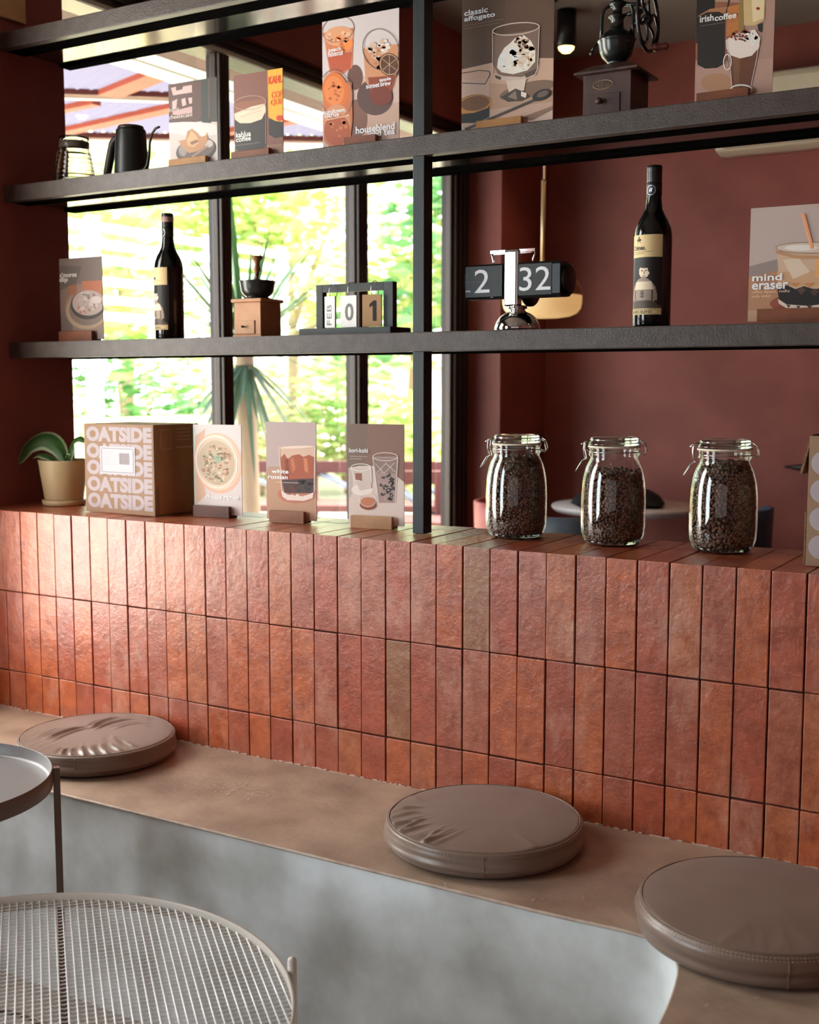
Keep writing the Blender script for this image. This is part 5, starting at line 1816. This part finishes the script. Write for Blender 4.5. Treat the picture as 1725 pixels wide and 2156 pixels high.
# a soft crumpled black bag: pointed corners, sagging middle
for f in range(2):
    n1, n2 = 18, 12
    grid = []
    for j in range(n2 + 1):
        row = []
        for i in range(n1 + 1):
            u, v_ = i / n1 * 2 - 1, j / n2 * 2 - 1
            e = max(0.0, (1 - abs(u) ** 2.2)) ** 0.6 * max(0.0, (1 - abs(v_) ** 2.5)) ** 0.6
            zt_ = 0.105 * e * (0.75 + 0.35 * mnoise.noise(Vector((u * 2.2, v_ * 2, 3)))) + 0.012
            row.append(mb.bm.verts.new((u * 0.205 * (1 - 0.12 * abs(v_)), v_ * 0.12, zt_ if f == 0 else 0.001 + 0.010 * (abs(u) > 0.99))))
        grid.append(row)
    for j in range(n2):
        for i in range(n1):
            fc = mb.bm.faces.new([grid[j][i], grid[j][i + 1], grid[j + 1][i + 1], grid[j + 1][i]])
            fc.smooth = True
o = mb.build('cloth_bag', M_blackcloth, None, loc=(0.63, 2.80, FL + 0.776), rot=(0, 0, R(24)))
tag(o, 'black crumpled cloth bag lying on the white pedestal table', 'bag')


def shell_chair(label, loc, rz, color, name):
    root = thing('tub_chair', label, 'chair', loc, rz, 'rounded chairs around the far room table')
    mm = mat(name, color, 0.5, var=0.2)
    mb_ = MB()
    n = 28
    rows = []
    # seat and wrap-around back as one shell, open to +Y
    for j, (rz_, zz) in enumerate([(0.0, 0.43), (0.08, 0.425), (0.155, 0.435), (0.183, 0.46), (0.192, 0.54), (0.198, 0.64), (0.202, 0.74), (0.204, 0.805)]):
        row = []
        for k in range(n):
            a = 2 * PI * k / n
            back = 0.5 - 0.5 * math.sin(a)          # 1 at -Y
            z_ = zz if j < 4 else 0.46 + (zz - 0.46) * (0.06 + 0.94 * min(1, back * 1.2) ** 2.4)
            row.append(mb_.bm.verts.new((rz_ * math.cos(a), rz_ * math.sin(a) * 0.96, z_)) if rz_ > 0 else None)
        rows.append(row)
    c_ = mb_.bm.verts.new((0, 0, 0.43))
    rows[0] = [c_] * n
    for a_, b_ in zip(rows[:-1], rows[1:]):
        for k in range(n):
            q = []
            for v_ in (a_[k], a_[(k + 1) % n], b_[(k + 1) % n], b_[k]):
                if v_ not in q:
                    q.append(v_)
            if len(q) > 2:
                fc = mb_.bm.faces.new(q)
                fc.smooth = True
    sh = mb_.build('shell', mm, root)
    md = sh.modifiers.new('thickness', 'SOLIDIFY')
    md.thickness = 0.022
    md.offset = 0
    for sx in (-1, 1):
        for sy in (-1, 1):
            mb_ = MB()
            mb_.tube([(sx * 0.10, sy * 0.10, 0.418), (sx * 0.17, sy * 0.17, 0.0)], [0.014, 0.009], 10)
            mb_.build('leg', mat('dark_chair_leg', '#2a2421', 0.4), root)
    return root


shell_chair('pink rounded chair back rising behind the brick top near window frame', (0.30, 2.52, FL), R(-60), '#b0504c', 'pink_upholstery')
shell_chair('dark grey rounded chair on the near side of the white table', (0.66, 2.18, FL), R(0), '#545a62', 'grey_upholstery')
shell_chair('dark blue rounded chair right of the third jar in the far room', (1.11, 2.72, FL), R(90), '#2c4358', 'blue_upholstery')

pl = thing('pendant_lamp', 'glowing frosted pill-shaped pendant lamp on a thin brass stem', 'pendant lamp', (0.440, 2.40, 0.600))
M_opal = mat('opal_glass', '#f3d9ae', 0.35, emit='#ffc17a', estr=0.55)
M_opaltop = mat('amber_smoked_cap', '#a87a4a', 0.3)
mb = MB()
prof = [(0.0, 0.0), (0.08, 0.001), (0.115, 0.006), (0.142, 0.018), (0.157, 0.037), (0.1615, 0.060), (0.162, 0.088)]
mb.lathe(prof, 56)
mb.build('shade', M_opal, pl)
mb = MB()
mb.lathe([(0.162, 0.088), (0.1615, 0.105), (0.157, 0.126), (0.142, 0.147), (0.115, 0.159), (0.08, 0.164), (0.0, 0.165)], 56)
mb.build('upper_cap', M_opaltop, pl)
mb = MB()
mb.tube([(0, 0, 0.164), (0, 0, 0.55)], 0.0085, 12)
mb.build('stem', mat('brushed_brass', '#d8b48e', 0.3, metal=0.4), pl)
mb = MB()
mb.tube([(0.004, 0, 0.55), (0.006, 0, 0.80), (0.002, 0, 1.0), (0.004, 0, CE - 0.60 - 0.02)], 0.005, 8)
mb.build('cord', mat('beige_fabric_cord', '#c79f86', 0.7), pl)
mb = MB()
mb.lathe([(0, 0), (0.05, 0), (0.05, 0.02), (0, 0.02)], 32, c=(0, 0, CE - 0.60 - 0.0205))
mb.build('ceiling_rose', M_blk, pl)
light('POINT', 'pendant_bulb', (0.44, 2.40, 0.72), 2.2, (1.0, 0.66, 0.36), shadow_soft_size=0.11)

M_spotlens = mat('lit_spot_lens', '#ffe2b0', 0.3, emit='#ffc873', estr=9.0)


def spotlight(loc, label, watts):
    root = thing('ceiling_spotlight', label, 'spotlight', loc, 0, 'black cylinder ceiling spotlights')
    mb_ = MB()
    mb_.lathe([(0, 0), (0.040, 0), (0.040, -0.150), (0.036, -0.150), (0.033, -0.120), (0, -0.120)], 36)
    mb_.build('housing', M_blk, root)
    mb_ = MB()
    mb_.lathe([(0.0, -0.172), (0.018, -0.168), (0.030, -0.156), (0.0345, -0.140), (0.0345, -0.125), (0, -0.125)], 28)
    mb_.build('lens', M_spotlens, root)
    l = light('SPOT', 'spot_bulb', (loc[0], loc[1], loc[2] - 0.185), watts, (1.0, 0.72, 0.42), (0, 0, -1), spot_size=R(95), spot_blend=0.7, shadow_soft_size=0.03)
    return root


spotlight((0.435, 2.62, CE - 0.0005), 'black cylinder ceiling spotlight lit warm yellow above far room', 9)
spotlight((1.9, 2.5, CE - 0.0005), 'black cylinder ceiling spotlight out of view on the right', 9)
spotlight((1.7, -1.3, CE - 0.0005), 'black cylinder ceiling spotlight over the bench, nearer the wall', 6)
spotlight((2.1, -1.9, CE - 0.0005), 'black cylinder ceiling spotlight over the bench, farther from the wall', 6)

ac = thing('air_conditioner', 'long cream wall air conditioner high on the far red wall', 'air conditioner', (1.42, YF - 0.0005, 1.335))
mb = MB()
pr = [(0.0, 0.0), (-0.10, -0.012), (-0.17, 0.000), (-0.215, 0.060), (-0.222, 0.12), (-0.222, 0.27), (-0.205, 0.300), (0.0, 0.300)]
mb.prism(pr, 'x', -0.50, 0.60)
b_ = mb.build('housing', mat('cream_plastic', '#d9cdb8', 0.4), ac)
md = b_.modifiers.new('soften', 'BEVEL')
md.width = 0.012
md.segments = 3
mb = MB()
mb.box(-0.46, 0.56, -0.20, -0.105, -0.012, -0.0005)
ob = mb.build('louvre', mat('warm_white_flap', '#cfc2ae', 0.4), ac)
ob.rotation_euler = (R(-6), 0, 0)

mb = MB()
mb.tube([(0, 0, 0), (0.05, -0.03, 0.001), (0.11, -0.05, 0.004), (0.20, -0.05, 0.004)], [0.004, 0.012, 0.017, 0.017], 8)
mb.lathe([(0, -0.006), (0.02, -0.006), (0.02, 0.006), (0, 0.006)], 16, M=Matrix.Translation((0.20, 0.0, 0.004)) @ Matrix.Rotation(R(90), 4, 'X'))
mb.tube([(0.20, -0.05, 0.004), (0.20, 0.0, 0.004)], 0.01, 8)
o = mb.build('wall_bracket', mat('dark_bronze', '#221815', 0.5), None, loc=(1.225, YF - 0.008, -0.035))
tag(o, 'small dark pointed bracket on the far red wall near the circle-printed box', 'bracket')

# tan fixture on the left wall above the top shelf
wl = thing('wall_fixture', 'tan box-shaped fixture on the red wall at the top left corner', 'wall fixture', (-0.0995, 0.16, 1.29))
mb = MB()
mb.box(0.0, 0.012, -0.18, 0.050, 0.0, 0.26, bev=0.003)
mb.build('backplate', mat('tan_wood', '#dcb27e', 0.6, var=0.6, vscale=20), wl)

# ================================================================== outdoors, seen through window_1
M_pave = mat('sunlit_paving', '#c9bfb0', 0.8, var=0.4, vscale=1.5)
mb = MB(); mb.box(-60, -0.22, -10, 60, FL - 0.14, FL - 0.02)
mb.build('ground', M_pave)['kind'] = 'structure'
# porch soffit right outside the window
mb = MB(); mb.box(-0.79, -0.222, -0.9, 4.4, 1.600, 1.66)
mb.build('trim_1', M_reddark)['kind'] = 'structure'

# ---- patio canopy: beams, rafters and corrugated translucent sheets
M_orange = mat('brick_red_paint', '#9c4028', 0.5, var=0.2)
M_orangedk = mat('dark_red_paint', '#632a20', 0.5)


def poly_mat():
    mt_ = bpy.data.materials.new('corrugated_polycarbonate')
    mt_.use_nodes = True
    nt = mt_.node_tree
    nt.nodes.clear()
    out = nt.nodes.new('ShaderNodeOutputMaterial')
    t_ = nt.nodes.new('ShaderNodeBsdfTranslucent')
    d_ = nt.nodes.new('ShaderNodeBsdfDiffuse')
    for q in (t_, d_):
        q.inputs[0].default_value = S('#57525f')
    a = nt.nodes.new('ShaderNodeMixShader')
    a.inputs[0].default_value = 0.45
    nt.links.new(t_.outputs[0], a.inputs[1])
    nt.links.new(d_.outputs[0], a.inputs[2])
    nt.links.new(a.outputs[0], out.inputs[0])
    return mt_


M_poly = poly_mat()
cp = thing('patio_canopy', 'white corrugated canopy with brick-red beams outside the windows', 'canopy', (-1.1, 1.8, 1.60))
co = Vector((-1.1, 1.8, 1.60))


def cbeam(name, p0, p1, w_, z0, z1, m_):
    """straight member between two plan points, w_ wide, from z0 to z1"""
    a_, b_ = Vector((p0[0], p0[1], 0)), Vector((p1[0], p1[1], 0))
    d_ = (b_ - a_).normalized()
    n_ = Vector((-d_.y, d_.x, 0)) * w_ / 2
    q_ = MB()
    q_.prism([((v_.x - co.x), (v_.y - co.y)) for v_ in (a_ + n_, b_ + n_, b_ - n_, a_ - n_)], 'z', z0 - co.z, z1 - co.z)
    return q_.build(name, m_, cp)


cbeam('gutter', (-0.855, -1.5), (-0.855, 4.6), 0.10, 1.602, 1.66, M_white)
cbeam('gutter_beam', (-0.990, -1.5), (-0.990, 4.6), 0.115, 1.602, 1.70, M_white)
P1a, P1b = Vector((-1.85, 1.60)), Vector((-1.05, 2.24))      # purlin, skewed to the building
E1a, E1b = Vector((-2.60, 2.22)), Vector((-0.66, 3.58))      # outer edge beam
RD = Vector((-0.513, 0.213)).normalized()


def hit_line(p, a_, b_):
    # distance along RD from p to the line a_-b_
    d_ = b_ - a_
    den = RD.x * d_.y - RD.y * d_.x
    return ((a_.x - p.x) * d_.y - (a_.y - p.y) * d_.x) / den


for lab_, la, lb in (('near', None, (P1a, P1b)), ('far', (P1a, P1b), (E1a, E1b))):
    mb = MB()
    prev = None
    y = 0.60
    while y < 4.2:
        p = Vector((-1.045, y))
        t0 = 0.0 if la is None else max(0.0, hit_line(p, *la))
        t1 = hit_line(p, *lb)
        if t1 > t0 + 0.02:
            zz = 1.635 + 0.010 * math.cos(2 * PI * y / 0.058)
            q0, q1 = p + RD * t0, p + RD * t1
            a_ = mb.bm.verts.new((q0.x - co.x, q0.y - co.y, zz - co.z))
            b_ = mb.bm.verts.new((q1.x - co.x, q1.y - co.y, zz - co.z))
            if prev:
                fc = mb.bm.faces.new([prev[0], a_, b_, prev[1]])
                fc.smooth = True
            prev = (a_, b_)
        else:
            prev = None
        y += 0.0072
    mb.build('roof_sheet', M_poly, cp)
cbeam('purlin', P1a, P1b, 0.055, 1.605, 1.63, M_orangedk)
cbeam('purlin', P1a + Vector((-0.03, 0.045)), P1b + Vector((-0.03, 0.045)), 0.035, 1.602, 1.628, M_white)
cbeam('rafter', (-1.02, 1.757), (-1.46, 1.905), 0.100, 1.603, 1.628, M_orange)
cbeam('rafter', (-1.62, 1.99), (-2.0, 2.02), 0.05, 1.603, 1.628, M_orange)
cbeam('rafter', (-1.20, 2.22), (-2.32, 2.38), 0.075, 1.603, 1.628, M_orange)
cbeam('rafter', (-1.05, 2.75), (-1.75, 2.82), 0.06, 1.603, 1.628, M_orange)
cbeam('edge_beam', E1a, E1b, 0.045, 1.600, 1.63, M_orangedk)
cbeam('edge_beam', E1a + Vector((-0.04, 0.05)), E1b + Vector((-0.04, 0.05)), 0.05, 1.600, 1.63, M_white)
for (x, y) in ((-2.50, 2.30), (-0.80, 3.49)):
    q = MB()
    q.box(x - 0.03 - co.x, x + 0.03 - co.x, y - 0.03 - co.y, y + 0.03 - co.y, FL - 0.02 - co.z, 1.598 - co.z)
    if x < -2:
        q.build('post', M_white, cp)
    else:
        q.bm.free()

# ---- trees and shrubs
LEAFS = [leaf_mat('lime_leaf', '#b4cf70', '#e2e6b0', 0.5), leaf_mat('mid_green_leaf', '#84ae5e', '#cdd99a', 0.5), leaf_mat('olive_leaf', '#a9bb78', '#e6d9b4', 0.5), leaf_mat('dark_leaf', '#4f8750', '#93b97a', 0.45)]
M_bark = mat('pale_bark', '#b59a82', 0.9, var=0.6, vscale=5)


def leaves(mb_, centres, n, size, rr):
    for _ in range(n):
        c_, rad = rr.choice(centres)
        while True:
            d = Vector((rr.uniform(-1, 1), rr.uniform(-1, 1), rr.uniform(-1, 1)))
            if 0.35 < d.length < 1:
                break
        p = Vector(c_) + Vector((d.x * rad[0], d.y * rad[1], d.z * rad[2]))
        s = size * rr.uniform(0.6, 1.4)
        q = Matrix.Translation(p) @ Matrix.Rotation(rr.uniform(0, 6.28), 4, 'Z') @ Matrix.Rotation(rr.uniform(-1.3, 1.3), 4, 'X')
        mb_._add([(-s, 0, 0), (0, -s * 0.42, 0.1 * s), (s, 0, 0), (0, s * 0.42, 0.1 * s)], [(0, 1, 2, 3)], 0, q)


def tree(label, loc, hgt, rad, seed, mi, n=1700, size=0.13, group='trees beyond the terrace', trunk=0.12):
    rr = random.Random(seed)
    root = thing('tree', label, 'tree', (loc[0], loc[1], FL - 0.02), 0, group)
    mb_ = MB()
    mb_.tube([(0, 0, 0), (0.1, 0.05, hgt * 0.35), (0.0, 0.1, hgt * 0.7)], [trunk, trunk * 0.8, trunk * 0.4], 10)
    cs = []
    for _ in range(9):
        c_ = (rr.uniform(-0.6, 0.6) * rad, rr.uniform(-0.6, 0.6) * rad, hgt * rr.uniform(0.38, 0.95))
        cs.append((c_, (rad * rr.uniform(.35, .6), rad * rr.uniform(.35, .6), rad * rr.uniform(.3, .5))))
        mb_.tube([(0.05, 0.05, hgt * 0.4), (c_[0] * .5, c_[1] * .5, (c_[2] + hgt * .4) / 2), c_], [trunk * .4, trunk * .25, trunk * .1], 6)
    mb_.build('trunk', M_bark, root)
    mb_ = MB()
    leaves(mb_, cs, n, size, rr)
    mb_.build('foliage', LEAFS[mi], root, normals=False)
    return root


tree('lime green tree beyond the terraces, seen in the leftmost window pane', (-7.6, 7.2, 0), 4.6, 2.0, 11, 0, 2300)
tree('mid green tree behind the lime tree, seen left of the first mullion', (-9.5, 10.2, 0), 5.4, 2.4, 12, 1, 2300)
tree('pale leafy tree seen above the spiky palm in the second pane', (-7.0, 10.6, 0), 4.8, 2.1, 13, 0, 2300)
tree('olive tree seen at the right of the second window pane', (-6.4, 12.8, 0), 4.6, 2.2, 14, 2, 2300)
tree('dark green tree seen in the third pane beside the black post', (-4.6, 11.6, 0), 4.4, 1.7, 15, 3, 1900)
tree('lime tree seen through the narrow pane right of the black post', (-3.9, 13.6, 0), 4.8, 1.9, 16, 0, 1900)

# ---- planted white terraces
ter = thing('terrace_rail', 'white horizontal rails of a stepped planter terrace behind the left bottle', 'railing', (-6.2, 7.0, FL - 0.02))
to = Vector((-6.2, 7.0, FL - 0.02))
for z_ in (1.86, 1.70, 1.55, 1.34, 1.16, 1.0):
    mb = MB()
    mb.box(-0.04, 0.04, -2.4, 2.6, z_ - to.z - 0.035, z_ - to.z + 0.035)
    mb.build('rail', M_white, ter)
for y_ in (-2.3, -0.55, 1.2, 2.5):
    mb = MB()
    mb.box(-0.05, 0.05, y_ - 0.05, y_ + 0.05, 0, 1.95 - to.z)
    mb.build('post', M_white, ter)
# shrubs along the terrace and by the fence
rr0 = random.Random(5)
for k, (x, y, h, r, mi, lab) in enumerate(((-6.8, 5.6, 2.2, 0.8, 1, 'rounded shrub at the far left below the terrace rails'), (-6.7, 7.4, 1.9, 0.8, 3, 'dark shrub below the terrace rails behind the left bottle'),
                                         (-6.3, 9.2, 1.5, 0.7, 2, 'yellowish shrub behind the first window mullion'), (-5.6, 10.0, 1.7, 0.7, 1, 'green shrub right of the spiky palm'),
                                         (-4.6, 9.6, 1.3, 0.55, 0, 'lime shrub seen between the second mullion and the post'))):
    root = thing('shrub', lab, 'shrub', (x, y, FL - 0.02), 0, 'shrubs beyond the patio')
    mb = MB()
    leaves(mb, [((0, 0, h * 0.6), (r, r, h * 0.42)), ((0.2, 0.2, h * 0.4), (r, r, h * 0.35))], 900, 0.09, rr0)
    mb.build('foliage', LEAFS[mi], root, normals=False)
    mb = MB()
    for q in range(5):
        a = q * 1.3
        mb.tube([(0, 0, 0), (0.15 * math.cos(a), 0.15 * math.sin(a), h * 0.3), (0.35 * math.cos(a), 0.35 * math.sin(a), h * 0.7)], [0.03, 0.02, 0.01], 6)
    mb.build('stem', M_bark, root)

# ---- spiky palm just outside the second pane
M_yucca = leaf_mat('blue_green_blade', '#1a4020', '#33602e', 0.15)
M_yold = leaf_mat('hanging_grey_blade', '#5f7564', '#4a6858', 0.25)
pm = thing('spiky_palm', 'spiky blue-green yucca palm just outside the second window pane', 'palm', (-1.60, 3.02, FL - 0.02))
rr = random.Random(21)
mb = MB()
mb.tube([(0, 0, 0), (0.02, 0, 0.6), (0, 0.01, 1.20), (0, 0, 1.50)], [0.07, 0.06, 0.055, 0.05], 12)
mb.build('trunk', M_bark, pm)


def blade(mb_, base, d, L, w_, sag):
    d = Vector(d).normalized()
    side = d.cross(Vector((0, 0, 1)))
    side = side.normalized() if side.length > 0.05 else Vector((1, 0, 0))
    prev = None
    for k in range(7):
        t_ = k / 6
        p = Vector(base) + d * L * t_ + Vector((0, 0, -sag * L * t_ * t_))
        ww = w_ * (1 - t_) ** 0.6 * (0.55 + 1.2 * t_ if t_ < 0.4 else 1.03)
        l_, c_, r_ = mb_.bm.verts.new(p - side * ww), mb_.bm.verts.new(p + Vector((0, 0, -0.3 * ww))), mb_.bm.verts.new(p + side * ww)
        if prev:
            mb_.bm.faces.new([prev[0], prev[1], c_, l_])
            mb_.bm.faces.new([prev[1], prev[2], r_, c_])
        prev = (l_, c_, r_)


mb = MB()
for _ in range(74):
    a = rr.uniform(0, 2 * PI)
    el = rr.uniform(-0.15, 1.25)
    blade(mb, (0, 0, 1.52), (math.cos(a) * math.cos(el), math.sin(a) * math.cos(el), math.sin(el)), rr.uniform(0.60, 0.95), 0.021, rr.uniform(0.0, 0.25))
mb.build('blade', M_yucca, pm, normals=False)['kind'] = 'stuff'
mb = MB()
for _ in range(46):
    a = rr.uniform(0, 2 * PI)
    el = rr.uniform(-1.25, -0.45)
    blade(mb, (0, 0, 1.46), (math.cos(a) * math.cos(el), math.sin(a) * math.cos(el), math.sin(el)), rr.uniform(0.40, 0.62), 0.020, rr.uniform(0.0, 0.3))
mb.build('old_blade', M_yold, pm, normals=False)['kind'] = 'stuff'

# ---- yellow picket fence across the street side
M_yel = mat('pale_yellow_paint', '#efdfa6', 0.6)
fe = thing('picket_fence', 'low pale yellow picket fence seen above the cardboard carton', 'fence', (-4.6, 6.0, FL - 0.02))
for k in range(25):
    y = -1.9 + k * 0.105
    mb = MB()
    mb.box(-0.012, 0.012, y, y + 0.045, 0.05, 1.02)
    mb.build('picket', M_yel, fe)
for z_ in (0.98, 0.25):
    mb = MB()
    mb.box(-0.03, -0.012, -1.95, 0.72, z_, z_ + 0.07)
    mb.build('rail', M_yel, fe)

# ---- white wall, small house and lamp post across the street
mb = MB()
mb.box(-0.1, 0.1, -8, 9, 0, 0.95)
o = mb.build('boundary_wall', mat('sunlit_white_wall', '#ddd6cb', 0.8), None, loc=(-8.2, 12.0, FL - 0.02))
tag(o, 'long low white wall across the street behind the picket fence', 'wall')
ho = thing('house', 'pale house with terracotta roof edge behind the palm, beyond the low wall', 'house', (-12.0, 19.5, FL - 0.02))
mb = MB(); mb.box(-1.5, 1.5, -2.2, 2.2, 0, 1.75); mb.build('house_wall', mat('pale_pink_render', '#d8b9a6', 0.8), ho)
mb = MB(); mb.prism([(-2.6, 1.75), (2.6, 1.75), (0, 2.35)], 'x', -1.7, 1.7); mb.build('roof', mat('roof_tile', '#c9a596', 0.8), ho)
mb = MB()
mb.tube([(0, 0, 0), (0, 0, 2.2)], 0.07, 10)
o = mb.build('utility_pole', M_white, None, loc=(-5.3, 5.55, FL - 0.02))
tag(o, 'white utility pole in the leftmost window pane behind the carton', 'pole')

# ---- red patio bench with crossed braces
M_maroon = mat('maroon_paint', '#5f3534', 0.5, var=0.3)
M_brace = mat('blue_grey_steel', '#8f99ab', 0.4)


def patio_bench(label, loc, rz, W_):
    root = thing('patio_bench', label, 'bench', loc, rz, 'maroon benches on the patio')
    q = MB(); q.box(-W_ / 2, W_ / 2, -0.03, 0.03, 0.66, 0.75); q.build('top_rail', M_maroon, root)
    q = MB(); q.box(-W_ / 2, W_ / 2, -0.03, 0.03, 0.36, 0.44); q.build('lower_rail', M_maroon, root)
    q = MB(); q.box(-W_ / 2, W_ / 2, -0.50, 0.0, 0.42, 0.46); q.build('seat', M_maroon, root)
    n_ = 4
    for k in range(n_ + 1):
        x = -W_ / 2 + W_ * k / n_
        q = MB(); q.box(x - 0.05, x + 0.05, -0.032, 0.032, 0.0, 0.70); q.build('post', M_maroon, root)
    for k in range(n_):
        xa, xb = -W_ / 2 + W_ * k / n_ + 0.05, -W_ / 2 + W_ * (k + 1) / n_ - 0.05
        q = MB(); q.tube([(xa, 0, 0.66), (xb, 0, 0.44)], 0.022, 6); q.build('brace', M_brace, root)
    for x in (-W_ / 2 + 0.06, W_ / 2 - 0.06):
        q = MB(); q.box(x - 0.03, x + 0.03, -0.49, -0.43, 0, 0.42); q.build('leg', M_maroon, root)
    return root


patio_bench('maroon slatted patio bench seen between the menu cards on the brick top', (-2.75, 5.25, FL - 0.02), R(28), 2.3)
patio_bench('maroon patio bench behind the black post, farther right', (-1.05, 5.0, FL - 0.02), R(28), 1.5)
